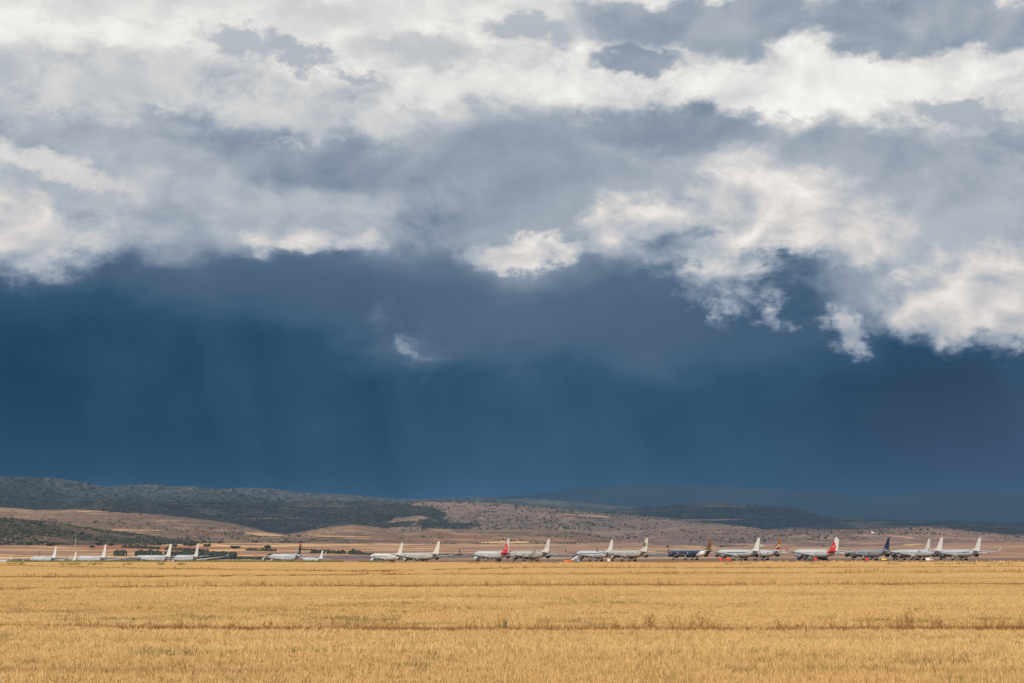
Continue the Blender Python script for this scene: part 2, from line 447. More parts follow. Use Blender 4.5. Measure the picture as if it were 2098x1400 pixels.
_egx = np.linspace(-700, 2800, 200)
for _e in EDGES:       # distance of each field edge along the view, by bearing
    _p = _e['pts']; _row = np.interp(_egx, [a for a, _ in _p], [b for _, b in _p])
    _e['D'] = np.array([(EYE-.16)/math.tan(-azel(a, b)[1]) for a, b in zip(_egx, _row)])
def edge_D(k, px): return np.interp(np.atleast_1d(px), _egx, EDGES[k]['D'])
def edge_dist(x, y, k):
    r = np.hypot(x, y); return r-np.interp(px_of_az(np.arctan2(x, y)), _egx, EDGES[k]['D'])
def ground_z(x, y):
    x = np.asarray(x, float); y = np.asarray(y, float)
    r = np.hypot(x, y); az = np.arctan2(x, y); px = px_of_az(az)
    back = sstep(np.abs(az), 1.0, 2.6)
    air = np.interp(px, AIR[:, 0], AIR[:, 1])*(1-back) + -6*back
    crest = np.interp(px, CREST[:, 0], CREST[:, 1])*(1-back)
    und = (fbm(x/60, y/45, .3, 3)-.5)*.10*sstep(r, 20, 90)*sstep(r, 430, 380)
    z = und + crest*sstep(r, 250, 425)
    for k_, e_ in enumerate(EDGES): z = z + e_['h']*np.exp(-(edge_dist(x, y, k_)/e_['w'])**2)*(1-back)
    drop = sstep(r, 430, 1000)
    z = z*(1-drop) + air*drop
    rise = np.clip((r-1600)/1600, 0, 1)
    z = z + rise*(22-air) + (fbm(x/400, y/260, 1.7, 3)-.5)*7*sstep(r, 1650, 2300)
    return z
def row_of(x, y, z):
    """row of the photograph in which a point appears (for its own check of distances)"""
    c, s = math.cos(PITCH), math.sin(PITCH)
    zz = z-EYE
    return 700 - FPX*(zz*c - y*s)/(y*c + zz*s)

def polar_sheet(name, radii, mat, zoff=0.0, az0=-math.pi, az1=math.pi, cols=None):
    if cols is None:
        a = np.concatenate([np.linspace(-math.pi, -.42, 70, endpoint=False), np.linspace(-.42, .42, 240, endpoint=False), np.linspace(.42, math.pi, 71)])
    else: a = np.linspace(az0, az1, cols)
    R, A = np.meshgrid(radii, a, indexing='ij')
    X, Y = R*np.sin(A), R*np.cos(A); Z = ground_z(X, Y)+zoff
    nr, na = R.shape
    i = np.arange(nr-1)[:, None]*na + np.arange(na-1)[None, :]
    F = np.stack([i, i+1, i+na+1, i+na], -1).reshape(-1, 4)[:, ::-1]
    me = mesh_np(name, np.stack([X, Y, Z], -1).reshape(-1, 3), F, True)
    o = link(name, me, mat); tag(o, kind='structure'); return o
R_FIELD = 436.0
rf = np.concatenate([[.01], np.geomspace(3, R_FIELD, 560)])
polar_sheet('field', rf, M['field'])
ra = np.linspace(R_FIELD, 1640, 70)
polar_sheet('airfield_ground', ra, M['airfield'])
rp = np.concatenate([np.linspace(1640, 3600, 90), np.geomspace(3700, 13800, 24)])
polar_sheet('plain', rp, M['plain'])
polar_sheet('dirt_track', np.linspace(398, 430, 8), M['track'], .012, az_of_px(1380), az_of_px(2700), 80)
polar_sheet('taxiway', np.linspace(1500, 1590, 6), M['asphalt'], .03, az_of_px(-400), az_of_px(2500), 200)
polar_sheet('runway', np.linspace(1760, 1900, 8), M['asphalt'], .05, az_of_px(-400), az_of_px(1400), 200)

def hill(name, prof, Dr, Db, zb, mat, Dk=None, cols=560, rows=64, amp=.10, wl=420.0, seed=0.0, power=1.25, fade=None):
    """a hill range: skyline heights given along its length, a front slope with gullies, a back slope"""
    prof = np.array(prof, float)
    lo, hi = prof[0, 0], prof[-1, 0]
    px = np.linspace(lo, hi, cols); az = az_of_px(px)
    row = np.interp(px, prof[:, 0], prof[:, 1])
    k = np.array([1, 4, 6, 4, 1])/16.0
    for _ in range(3): row = np.convolve(np.pad(row, 2, mode='edge'), k, mode='valid')
    D = Dr*(1+.10*(vnoise(az*9+seed, az*0+seed)-.5)*2)
    # exact height so that the crest lies at this elevation angle
    e = np.array([azel(p_, r_)[1] for p_, r_ in zip(px, row)])
    H = EYE + np.tan(e)*D + (fbm(az*D/160, az*0+seed+3.3, 0, 4)-.5)*.0022*D*.6
    Dk = Dk or Dr*.22
    t = np.concatenate([np.linspace(0, 1, rows), 1+np.linspace(0, 1, 9)[1:]])
    T, A = np.meshgrid(t, az, indexing='ij')
    DD = np.where(T <= 1, Db + (D[None]-Db)*T, D[None] + (T-1)*Dk)
    X, Y = DD*np.sin(A), DD*np.cos(A)
    s = np.where(T <= 1, np.clip(T, 0, 1)**power, 1-.9*(T-1)**1.4)
    zb = (ground_z(Db*np.sin(az), Db*np.cos(az)) - 4.0)[None]
    Z = zb + (H[None]-zb)*s
    g = ridged(X/wl+seed, Y/(wl*1.8)-seed, 0, 4)-.55
    f = fbm(X/(wl*.35)+seed, Y/(wl*.5), 0, 4)-.5
    win = np.sin(np.pi*np.clip(T, 0, 1))**.7
    Z = Z + (H[None]-zb)*win*(g*amp*2.0 + f*amp*1.2)
    # keep every point of the front below the line of sight to the crest
    lim = EYE + (H[None]-EYE)/D[None]*DD - .0005*DD
    Z = np.where((T < 1), np.minimum(Z, np.maximum(lim, zb)), Z)
    nr, na = X.shape
    i = np.arange(nr-1)[:, None]*na + np.arange(na-1)[None, :]
    F = np.stack([i, i+1, i+na+1, i+na], -1).reshape(-1, 4)[:, ::-1]
    me = mesh_np(name, np.stack([X, Y, Z], -1).reshape(-1, 3), F, True)
    o = link(name, me, mat); tag(o, kind='structure')
    return dict(o=o, X=X, Y=Y, Z=Z, rows=rows)
HL = {}
HL['farthest'] = hill('mountain_range', [(900, 1030), (1100, 1012), (1200, 1000), (1300, 991), (1400, 993), (1500, 997), (1600, 1004), (1700, 1008), (1800, 1019), (1860, 1011), (1920, 1008), (2000, 1010), (2098, 1006), (2300, 1000), (2700, 1015)],
                      12500, 10300, 10, M['farthest'], seed=1.0, amp=.05, wl=1500)
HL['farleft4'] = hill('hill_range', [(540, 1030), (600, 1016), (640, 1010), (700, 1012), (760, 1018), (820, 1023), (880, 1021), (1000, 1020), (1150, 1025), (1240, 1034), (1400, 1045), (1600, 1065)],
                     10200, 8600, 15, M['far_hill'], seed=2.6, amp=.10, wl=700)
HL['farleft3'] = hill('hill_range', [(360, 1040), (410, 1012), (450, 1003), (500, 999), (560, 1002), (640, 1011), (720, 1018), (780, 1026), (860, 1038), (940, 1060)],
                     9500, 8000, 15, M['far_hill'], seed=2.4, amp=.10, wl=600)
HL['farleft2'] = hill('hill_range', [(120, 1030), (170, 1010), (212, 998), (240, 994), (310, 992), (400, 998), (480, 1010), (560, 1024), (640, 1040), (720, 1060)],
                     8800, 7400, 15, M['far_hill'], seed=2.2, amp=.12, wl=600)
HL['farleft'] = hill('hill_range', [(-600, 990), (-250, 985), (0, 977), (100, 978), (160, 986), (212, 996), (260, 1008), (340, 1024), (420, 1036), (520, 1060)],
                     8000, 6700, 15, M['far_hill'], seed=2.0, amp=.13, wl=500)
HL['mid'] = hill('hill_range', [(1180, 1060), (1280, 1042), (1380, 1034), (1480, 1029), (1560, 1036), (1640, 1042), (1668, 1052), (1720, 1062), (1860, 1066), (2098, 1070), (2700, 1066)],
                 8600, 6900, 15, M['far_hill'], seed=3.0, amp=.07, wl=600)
HL['blue'] = hill('hill', [(-600, 1034), (0, 1030), (60, 1035), (130, 1036), (200, 1027), (300, 1028), (500, 1028), (620, 1027), (700, 1026), (800, 1029), (900, 1040), (1000, 1062), (1080, 1090), (1160, 1105)],
                  5900, 4300, 20, M['blue_hill'], seed=4.0, amp=.13, wl=330)
HL['long'] = hill('hill', [(640, 1100), (700, 1068), (800, 1036), (850, 1029), (1000, 1030), (1100, 1039), (1200, 1048), (1300, 1055), (1400, 1065), (1500, 1076), (1600, 1088), (1700, 1100)],
                  6300, 4300, 20, M['long_hill'], seed=5.0, amp=.10, wl=420)
HL['dark_low'] = hill('hill', [(1440, 1100), (1520, 1086), (1640, 1079), (1780, 1077), (1900, 1079), (1960, 1077), (2098, 1086), (2400, 1090)],
                      6200, 5200, 20, M['blue_hill'], seed=6.0, amp=.05, wl=330)
HL['left'] = hill('hill', [(-600, 1036), (-200, 1042), (0, 1041), (70, 1044), (150, 1043), (250, 1051), (330, 1055), (400, 1062), (470, 1072), (540, 1089), (640, 1104)],
                  4100, 3150, 20, M['brown_hill'], seed=7.0, amp=.15, wl=190)
HL['right'] = hill('hill', [(1180, 1112), (1300, 1094), (1400, 1080), (1500, 1083), (1560, 1086), (1650, 1083), (1700, 1086), (1800, 1083), (1900, 1080), (1940, 1082), (2000, 1090), (2098, 1099), (2400, 1080), (2700, 1085)],
                   4300, 2500, 14, M['mauve_hill'], seed=8.0, amp=.12, wl=200, power=1.1)
HL['centre'] = hill('hill', [(520, 1108), (600, 1093), (680, 1078), (725, 1074), (770, 1079), (805, 1085), (830, 1093), (860, 1089), (885, 1084), (920, 1085), (1000, 1087), (1100, 1085), (1200, 1094), (1290, 1108)],
                    3700, 2700, 14, M['brown_hill'], seed=9.0, amp=.13, wl=200)
HL['scrub'] = hill('hill', [(-600, 1052), (-200, 1055), (0, 1060), (100, 1068), (200, 1083), (300, 1096), (400, 1107), (470, 1112)],
                   3150, 2700, 14, M['scrub_hill'], seed=10.0, amp=.06, wl=150)
# pale and red fields lying on the slopes, a hand above them
def slope_field(key, px0, px1, ra, rb, th, col):
    H_ = HL[key]; R_ = H_['rows']; azc = np.arctan2(H_['X'][0], H_['Y'][0])
    V = []; n = 36; m = 5
    for i in range(n):
        f = i/(n-1); px = px0+(px1-px0)*f; a = float(az_of_px(px))
        jf = np.interp(a, azc, np.arange(len(azc))); j = int(min(jf, len(azc)-2)); w = jf-j
        X = H_['X'][:R_, j]*(1-w)+H_['X'][:R_, j+1]*w; Y = H_['Y'][:R_, j]*(1-w)+H_['Y'][:R_, j+1]*w; Z = H_['Z'][:R_, j]*(1-w)+H_['Z'][:R_, j+1]*w
        rw = np.minimum.accumulate(row_of(X, Y, Z))
        mid = ra+(rb-ra)*f + (vnoise(px/14, 5.0)-.5)*1.2; hw = th*.5*math.sin(math.pi*min(max(f, .02), .98))**.5*(0.6+.8*float(vnoise(px/23, 9.0)))
        for k in range(m):
            r_ = mid+hw-2*hw*k/(m-1)
            t = np.interp(-r_, -rw, np.arange(R_)+0.0)
            V.append((np.interp(t, np.arange(R_), X), np.interp(t, np.arange(R_), Y), np.interp(t, np.arange(R_), Z)+.35))
    F = [(i*m+k, (i+1)*m+k, (i+1)*m+k+1, i*m+k+1) for i in range(n-1) for k in range(m-1)]
    mt = cachem(col); o = link('slope_field', mesh_np('slope_field', V, F, True), mt); tag(o, kind='structure')
_cm = {}
def cachem(c):
    if c not in _cm:
        m, nt, b = material('slope_field', .95, .1); p = wpos(nt)
        nn = noise(nt, vmath(nt, 'MULTIPLY', p, (.02, .02, .2)), 1.0, 5, .65)
        setc(nt, b, mixc(nt, nn.smooth(.3, .7), lin(*c), lin(*[int(v*.78) for v in c]))); _cm[c] = m
    return _cm[c]
TAN_, PINK_, RED_ = (204, 168, 124), (178, 142, 120), (154, 100, 80)
for a_ in [('long', 1138, 1262, 1053.5, 1061, 3.5, PINK_), ('mid', 1360, 1525, 1065.5, 1065.5, 2.4, (112, 96, 90)), 
           ('left', 226, 335, 1086.5, 1087.5, 2.2, TAN_), ('left', 500, 598, 1093, 1099, 5.0, TAN_), ('left', 150, 215, 1049, 1047, 1.6, TAN_),
           ('centre', 986, 1086, 1112, 1111, 6.0, TAN_), ('centre', 640, 760, 1099, 1101, 3.2, TAN_), ('centre', 885, 1010, 1094, 1105, 2.2, RED_),
           ('centre', 690, 790, 1103, 1107, 2.0, PINK_), ('centre', 880, 925, 1086, 1087, 1.8, TAN_), ('centre', 1070, 1180, 1118, 1116, 3.0, TAN_),
           ('right', 1812, 1876, 1097, 1103, 4.0, PINK_), ('right', 1848, 1900, 1116.5, 1117.5, 2.0, TAN_), ('right', 1728, 1744, 1108, 1107, 4.0, PINK_),
           ('right', 1942, 1985, 1120, 1121, 2.2, TAN_), ('right', 2020, 2090, 1115, 1117, 2.4, PINK_), ('right', 1270, 1340, 1115, 1116, 3.6, PINK_),
           ('right', 1490, 1620, 1116, 1118, 2.6, PINK_), ('right', 1380, 1470, 1120, 1121, 3.4, TAN_), ('right', 1830, 1990, 1135, 1136, 4.0, PINK_),
           ('right', 1640, 1700, 1114, 1112, 1.6, PINK_), ('blue', 480, 620, 1063, 1062, 1.6, (120, 100, 88))]: slope_field(*a_)
# ================================================================== the air
hz = bpy.data.meshes.new('haze')
bm = bmesh.new(); bmesh.ops.create_cube(bm, size=1.0); bm.to_mesh(hz); bm.free()
mh = bpy.data.materials.new('haze'); mh.use_nodes = True; n_ = mh.node_tree; n_.nodes.clear()
pv = n_.nodes.new('ShaderNodeVolumePrincipled'); out = n_.nodes.new('ShaderNodeOutputMaterial')
pv.inputs['Color'].default_value = (.18, .40, .74, 1); pv.inputs['Density'].default_value = 0.000024
pv.inputs['Anisotropy'].default_value = 0.0
n_.links.new(pv.outputs[0], out.inputs['Volume'])
hobj = link('haze', hz, mh); tag(hobj, kind='stuff')
ztop = max(float(h['Z'].max()) for h in HL.values()) + 12
zbot = -14.0
hobj.scale = (29000, 31500, ztop-zbot); hobj.location = (0, 1000, (ztop+zbot)/2)

# ================================================================== airliners
def paint(name, col, dirt=.12, rough=.38, dirtcol=lin(120, 108, 92), top=None):
    m, nt, b = material(name, rough, .5)
    p = opos(nt)
    n = noise(nt, vmath(nt, 'MULTIPLY', p, (.12, .5, .9)), 1.0, 5, .62)
    n2 = noise(nt, vmath(nt, 'MULTIPLY', p, (.5, .1, .1)), 1.0, 3, .5)
    c = mixc(nt, (n.smooth(.46, .70)*dirt + n2.smooth(.5, .7)*dirt*.5).clamp(), col, dirtcol)
    setc(nt, b, c); return m
WHITE = lin(178, 182, 188)
P = {}
P['white'] = paint('white_paint', WHITE, .16)
P['finwhite'] = paint('fin_white_paint', lin(206, 205, 201), .12)
P['cream'] = paint('cream_paint', lin(206, 203, 194), .25)
P['dirty'] = paint('weathered_white_paint', lin(170, 168, 162), .6, .5, lin(128, 116, 98))
P['grey'] = paint('bare_grey_metal', lin(132, 138, 146), .35, .5, lin(96, 92, 88))
P['wing'] = paint('wing_grey_paint', lin(170, 172, 174), .3)
P['oldwing'] = paint('weathered_wing_paint', lin(150, 147, 138), .5, .5, lin(120, 108, 92))
P['navy'] = paint('navy_paint', lin(22, 34, 66), .08)
P['gold'] = paint('gold_paint', lin(116, 86, 32), .12)
P['amber'] = paint('amber_paint', lin(158, 98, 30), .10)
P['bronze'] = paint('bronze_paint', lin(66, 48, 28), .10)
P['sand'] = paint('sand_paint', lin(214, 186, 132), .10)
P['red'] = paint('red_paint', lin(200, 22, 28), .06)
P['orangered'] = paint('orange_red_paint', lin(206, 44, 26), .06)
P['yellow'] = paint('yellow_paint', lin(226, 190, 40), .06)
P['blueglass'] = paint('blue_glass', lin(52, 72, 104), 0, .2)
P['midblue'] = paint('blue_paint', lin(52, 92, 152), .1)
P['glass'] = paint('dark_glass', lin(30, 36, 46), 0, .15)
P['dark'] = paint('dark_metal', lin(44, 44, 48), .2, .5)
P['black'] = paint('black_rubber', lin(28, 28, 30), .2, .8)
P['blackpaint'] = paint('black_paint', lin(24, 24, 28), .1)
P['metal'] = paint('bare_metal', lin(150, 148, 142), .3, .4)
P['enginegrey'] = paint('underwing_shade_grey', lin(92, 96, 104), .3, .4)  # grey deepened so underwing shade sits in the engine and flap fairing colour
P['faint'] = paint('panel_grey', lin(176, 182, 190), .1)
P['green'] = paint('green_paint', lin(44, 92, 60), .1)
P['orange'] = paint('orange_vehicle_paint', lin(232, 104, 30), .1)

def zone_paint(name, kind):
    m, nt, b = material(name, .4, .5)
    p = opos(nt); x, y, z = sep(nt, p)
    n = noise(nt, p, .22, 3, .5) - .5
    d = noise(nt, vmath(nt, 'MULTIPLY', p, (.12, .5, .9)), 1.0, 5, .62)
    if kind == 'navy':      # navy body, silver-white swoosh ahead of the tail, pale belly aft, grey crown
        c = lin(20, 32, 68)
        sw = (((x+20.0+(z-5.0)*1.6+n*5)/5.2).pow(2.0) + ((z-4.4)/3.4).pow(2.0)*.9)
        c = mixc(nt, sw.smooth(1.05, .85), c, lin(220, 220, 222))
        aft = ((x*-1.0)-13.0+n*3).smooth(0, 1)*(4.6-z).smooth(-.2, .3)
        c = mixc(nt, aft, c, lin(196, 176, 148))
        c = mixc(nt, (z-7.75).smooth(0, .1), c, lin(150, 156, 168))
    elif kind == 'redtail':  # white body, red sweep below the fin
        c = lin(184, 187, 191)
        k = ((x*-1.0)-19.5+(z-6)*-1.1).smooth(-.2, .2)*((x)+29.0).smooth(-.2, .2)*(z-5.4).smooth(-.2, .2)
        c = mixc(nt, k, c, lin(186, 22, 40))
    elif kind == 'bouncebelly':
        c = mixc(nt, (4.2-z+n*1.4).smooth(-.2, .3), lin(180, 184, 188), lin(158, 146, 122))  # upper body bluish, belly tan: ground bounce painted into the fuselage colour
    elif kind == 'brownbelly':
        c = mixc(nt, (3.9-z+n*1.6).smooth(-.3, .5), lin(164, 163, 158), lin(104, 84, 60))  # browner and darker below a ragged height
    c = mixc(nt, d.smooth(.46, .7)*.18, c, lin(118, 106, 92))
    setc(nt, b, c); return m
P['z_navy'] = zone_paint('navy_livery_paint', 'navy')
P['z_red'] = zone_paint('red_sweep_livery_paint', 'redtail')
P['z_cream'] = zone_paint('bounce_lit_belly_paint', 'bouncebelly')
P['z_brown'] = zone_paint('brown_belly_fuselage', 'brownbelly')

_cache = {}
def cached(key, fn):
    if key not in _cache: _cache[key] = fn()
    return _cache[key]

def lathe(name, prof, n=20, axis='X'):
    V = []; F = []
    for x, r in prof:
        for k in range(n):
            a = 2*math.pi*k/n; V.append((x, r*math.cos(a), r*math.sin(a)))
    for i in range(len(prof)-1):
        for k in range(n):
            j = (k+1) % n; F.append((i*n+k, i*n+j, (i+1)*n+j, (i+1)*n+k))
    me = mesh_np(name, V, F, True); me['k'] = 1
    return me
def add_poly(name, pts3, th):
    """a thin solid from a planar polygon, thickened along Y"""
    n = len(pts3); bm = bmesh.new()
    a = [bm.verts.new((p[0], p[1]+th/2, p[2])) for p in pts3]; b_ = [bm.verts.new((p[0], p[1]-th/2, p[2])) for p in pts3]
    bm.faces.new(a); bm.faces.new(b_[::-1])
    for i in range(n): bm.faces.new((a[i], b_[i], b_[(i+1) % n], a[(i+1) % n]))
    bmesh.ops.recalc_face_normals(bm, faces=bm.faces[:])
    me = bpy.data.meshes.new(name); bm.to_mesh(me); bm.free(); return me
def boxes(name, L):
    """joined boxes: (cx,cy,cz,sx,sy,sz)"""
    V = []; F = []
    for cx, cy, cz, sx, sy, sz in L:
        b0 = len(V)
        for dx_ in (-.5, .5):
            for dy_ in (-.5, .5):
                for dz_ in (-.5, .5): V.append((cx+dx_*sx, cy+dy_*sy, cz+dz_*sz))
        for f in ((0, 1, 3, 2), (4, 6, 7, 5), (0, 4, 5, 1), (2, 3, 7, 6), (0, 2, 6, 4), (1, 5, 7, 3)): F.append([b0+i for i in f])
    return mesh_np(name, V, F)

TYPES = {
    # length, radius, height, half span, engines, winglet, main gear x
    'long':  dict(L=75.0, R=2.82, H=17.2, b=31.0, ne=4, er=1.35, el=4.6),
    'wide4': dict(L=63.5, R=2.82, H=16.8, b=29.5, ne=4, er=1.25, el=4.4),
    'wide2': dict(L=60.0, R=2.82, H=17.0, b=29.5, ne=2, er=1.65, el=6.0),
    'narrow': dict(L=38.0, R=1.98, H=11.8, b=17.0, ne=2, er=1.05, el=3.6),
}
def fus_station(T, s):
    R = T['R']
    rs = np.interp(s, [0, .006, .02, .045, .075, .11, .15, .66, .72, .78, .84, .90, .95, .985, 1],
                      [.03, .22, .48, .74, .90, .98, 1, 1, .985, .91, .77, .57, .37, .2, .1])*R
    zc = T['zc'] + (R-rs)*(.80 if s > .5 else -.28)
    return rs, zc
for T in TYPES.values():
    T['zc'] = T['R']*1.90; T['fh'] = T['H'] - (T['zc']+T['R'])
def fus_mesh(T):
    L, N = T['L'], 28
    ss = np.concatenate([[0, .006, .013, .022, .035, .05, .07, .09, .11, .13, .15], np.linspace(.2, .64, 10), np.linspace(.66, .96, 14), [.985, 1]])
    V = []; F = []
    for s in ss:
        r, zc = fus_station(T, s)
        for k in range(N):
            a = 2*math.pi*k/N; V.append((L/2-s*L, r*math.cos(a), zc+r*math.sin(a)))
    for i in range(len(ss)-1):
        for k in range(N):
            j = (k+1) % N; F.append((i*N+k, (i+1)*N+k, (i+1)*N+j, i*N+j))
    return mesh_np('fuselage', V, F, True)
AIRFOIL = [(0, 0), (.03, .035), (.12, .062), (.32, .072), (.6, .05), (.85, .02), (1, .002), (.85, -.012), (.6, -.03), (.32, -.045), (.12, -.04), (.03, -.022)]
def loft(name, secs, mirror=1, vertical=False):
    """secs: (xLE, y, z, chord, thickness factor); the surface runs along +Y (or up)"""
    V = []; F = []; n = len(AIRFOIL)
    for x, y, z, c, t in secs:
        for a, h in AIRFOIL:
            if vertical: V.append((x-a*c, y+h*c*t*.9*(1 if h > 0 else 1.45), z))
            else: V.append((x-a*c, y*mirror, z+h*c*t))
    for i in range(len(secs)-1):
        for k in range(n):
            j = (k+1) % n
            F.append((i*n+k, i*n+j, (i+1)*n+j, (i+1)*n+k))
    bm = bmesh.new(); vs = [bm.verts.new(v) for v in V]
    for f in F: bm.faces.new([vs[i] for i in f])
    for i in (0, len(secs)-1): bm.faces.new([vs[i*n+k] for k in range(n)])
    bmesh.ops.recalc_face_normals(bm, faces=bm.faces[:])
    me = bpy.data.meshes.new(name); bm.to_mesh(me); bm.free()
    me.polygons.foreach_set('use_smooth', [len(p_.vertices) == 4 for p_ in me.polygons]); return me
def wing_geo(T):
    L, R, b = T['L'], T['R'], T['b']
    x0 = L/2-.355*L if T['L'] > 45 else L/2-.33*L
    rc = .165*63 if T['L'] > 45 else 6.4
    z0 = T['zc']-.55*R
    def at(f):     # f = 0 root .. 1 tip: LE x, y, z, chord
        y = R*.55 + f*(b-R*.55)
        xle = x0 - (y-R*.55)*math.tan(math.radians(31))
        c = np.interp(f, [0, .33, 1], [rc, rc*.64, rc*.22])
        z = z0 + (y-R*.55)*math.tan(math.radians(5.2)) + .9*f*f*(b/30)
        return xle, y, z, c
    return at
FIN = {}
def fin_geo(T):
    L, R, h = T['L'], T['R'], T['fh']
    xr = -L/2 + .155*60 if L > 45 else -L/2 + 7.0       # leading edge at the root
    sc = h/8.8
    zb = T['zc'] + R - .45
    def at(s, t):   # s 0 leading..1 trailing, t 0 root..1 tip
        c = (8.6*(1-t) + 3.3*t)*sc
        xle = xr - t*7.4*sc
        return xle - s*c, zb + t*(h+.45)
    return at
def emblem(T, pts, side, off):
    """a painted shape that follows the curve of the fin"""
    g = fin_geo(T)
    bm = bmesh.new(); vs = [bm.verts.new((a, b_, 0)) for a, b_ in pts]; bm.faces.new(vs)
    bmesh.ops.triangulate(bm, faces=bm.faces[:])
    bmesh.ops.subdivide_edges(bm, edges=bm.edges[:], cuts=4, use_grid_fill=True)
    A1, A2 = [a for a, _ in AIRFOIL[:7]], [h for _, h in AIRFOIL[:7]]
    for v in bm.verts:
        s, t = v.co.x, v.co.y
        x, z = g(s, t); c = (8.6*(1-t)+3.3*t)*T['fh']/8.8
        v.co = (x, side*(np.interp(s, A1, A2)*c*.9 + off), z)
    me = bpy.data.meshes.new('tail_emblem'); bm.to_mesh(me); bm.free(); return me
LETTERS = {'a': [(0, 0, .18, 1), (.82, 0, 1, 1), (.18, .82, .82, 1), (.18, .42, .82, .58)],
           'z': [(0, .82, 1, 1), (0, 0, 1, .18), (.25, .18, .55, .5), (.45, .5, .78, .82)],
           'u': [(0, 0, .18, 1), (.82, 0, 1, 1), (.18, 0, .82, .18)],
           'l': [(0, 0, .2, 1), (.2, 0, .9, .18)]}
def lerp_poly(quad, uvs):
    (a, b_, c, d) = quad
    return [tuple((a[i]*(1-u)+b_[i]*u)*(1-v)+(d[i]*(1-u)+c[i]*u)*v for i in (0, 1)) for u, v in uvs]
def ell(cx, cy, rx, ry, n=12, rot=0): return [(cx+rx*math.cos(2*math.pi*k/n+rot), cy+ry*math.sin(2*math.pi*k/n+rot)) for k in range(n)]
# tail pictures: (paint, polygon in fin coordinates, layer)
TAILS = {
    'roo': [('red', [(.0, .0), (.86, .0), (.90, .30), (.66, .52), (.34, .66), (.02, .80)], 1),
            ('white', [(.22, .18), (.40, .30), (.66, .42), (.82, .44), (.62, .36), (.46, .26), (.36, .14)], 2),
            ('white', [(.52, .20), (.62, .30), (.74, .34), (.64, .24)], 2)],
    'chev': [('red', [(.0, .80), (1, .80), (1, 1), (.0, 1)], 1), ('orangered', ell(.55, .90, .28, .075, 10), 2),
             ('white', ell(.5, .90, .14, .04, 8), 3),
             ('blackpaint', [(.60, .08), (.98, .10), (.98, .78), (.72, .78), (.34, .50)], 1),
             ('yellow', [(.62, .76), (.74, .76), (.30, .49), (.60, .17), (.52, .15), (.18, .48)], 2),
             ('white', [(.14, .47), (.24, .47), (.58, .12), (.50, .11)], 3),
             ('midblue', [(.05, .40), (.13, .42), (.46, .10), (.36, .08)], 3)],
    'goldlogo': [('navy', ell(.45, .42, .27, .17, 18), 1), ('gold', ell(.45, .42, .13, .09, 12), 2), ('navy', ell(.45, .42, .07, .05, 10), 3),
                 ('sand', [(.30, .36), (.36, .36), (.48, .52), (.44, .52)], 3)],
    'facets': [('bronze', [(.0, .70), (.30, .66), (.36, .92), (.0, .98)], 1), ('white', [(.0, .62), (.34, .62), (.22, .74), (.0, .72)], 2),
               ('bronze', [(.30, .48), (.72, .54), (.86, .70), (.52, .68)], 1), ('sand', [(.28, .46), (.52, .46), (.44, .62)], 2),
               ('bronze', [(.02, .36), (.26, .40), (.22, .56), (.06, .52)], 1), ('white', [(.30, .22), (.72, .26), (.64, .36), (.20, .34)], 1),
               ('green', [(.0, .14), (.16, .14), (.18, .30), (.04, .32)], 1), ('white', [(.16, .04), (.34, .10), (.30, .24), (.10, .14)], 2),
               ('bronze', [(.40, .12), (.80, .08), (.92, .24), (.58, .22)], 1), ('orangered', [(.42, .02), (.86, .02), (.76, .10), (.50, .10)], 2),
               ('sand', [(.55, .34), (.92, .36), (.90, .50), (.66, .46)], 1)],
    'figure': [('bronze', [(.10, .34), (.50, .30), (.56, .58), (.34, .66), (.14, .56)], 1), ('white', [(.42, .18), (.60, .20), (.66, .40), (.52, .52), (.44, .36)], 2),
               ('dark', [(.60, .30), (.78, .34), (.84, .62), (.68, .64)], 1), ('sand', [(.26, .10), (.62, .10), (.66, .18), (.34, .20)], 1),
               ('dark', [(.0, .44), (.10, .42), (.20, .62), (.10, .66)], 1)],
    'map': [('dark', ell(.56, .50, .26, .14, 14), 1), ('navy', ell(.50, .52, .19, .10, 12), 2)],
    'smudge': [('sand', ell(.50, .62, .32, .05, 10), 1)],
    'line': [('dark', [(.44, .30), (.54, .30), (.58, .58), (.50, .58)], 1)],
}
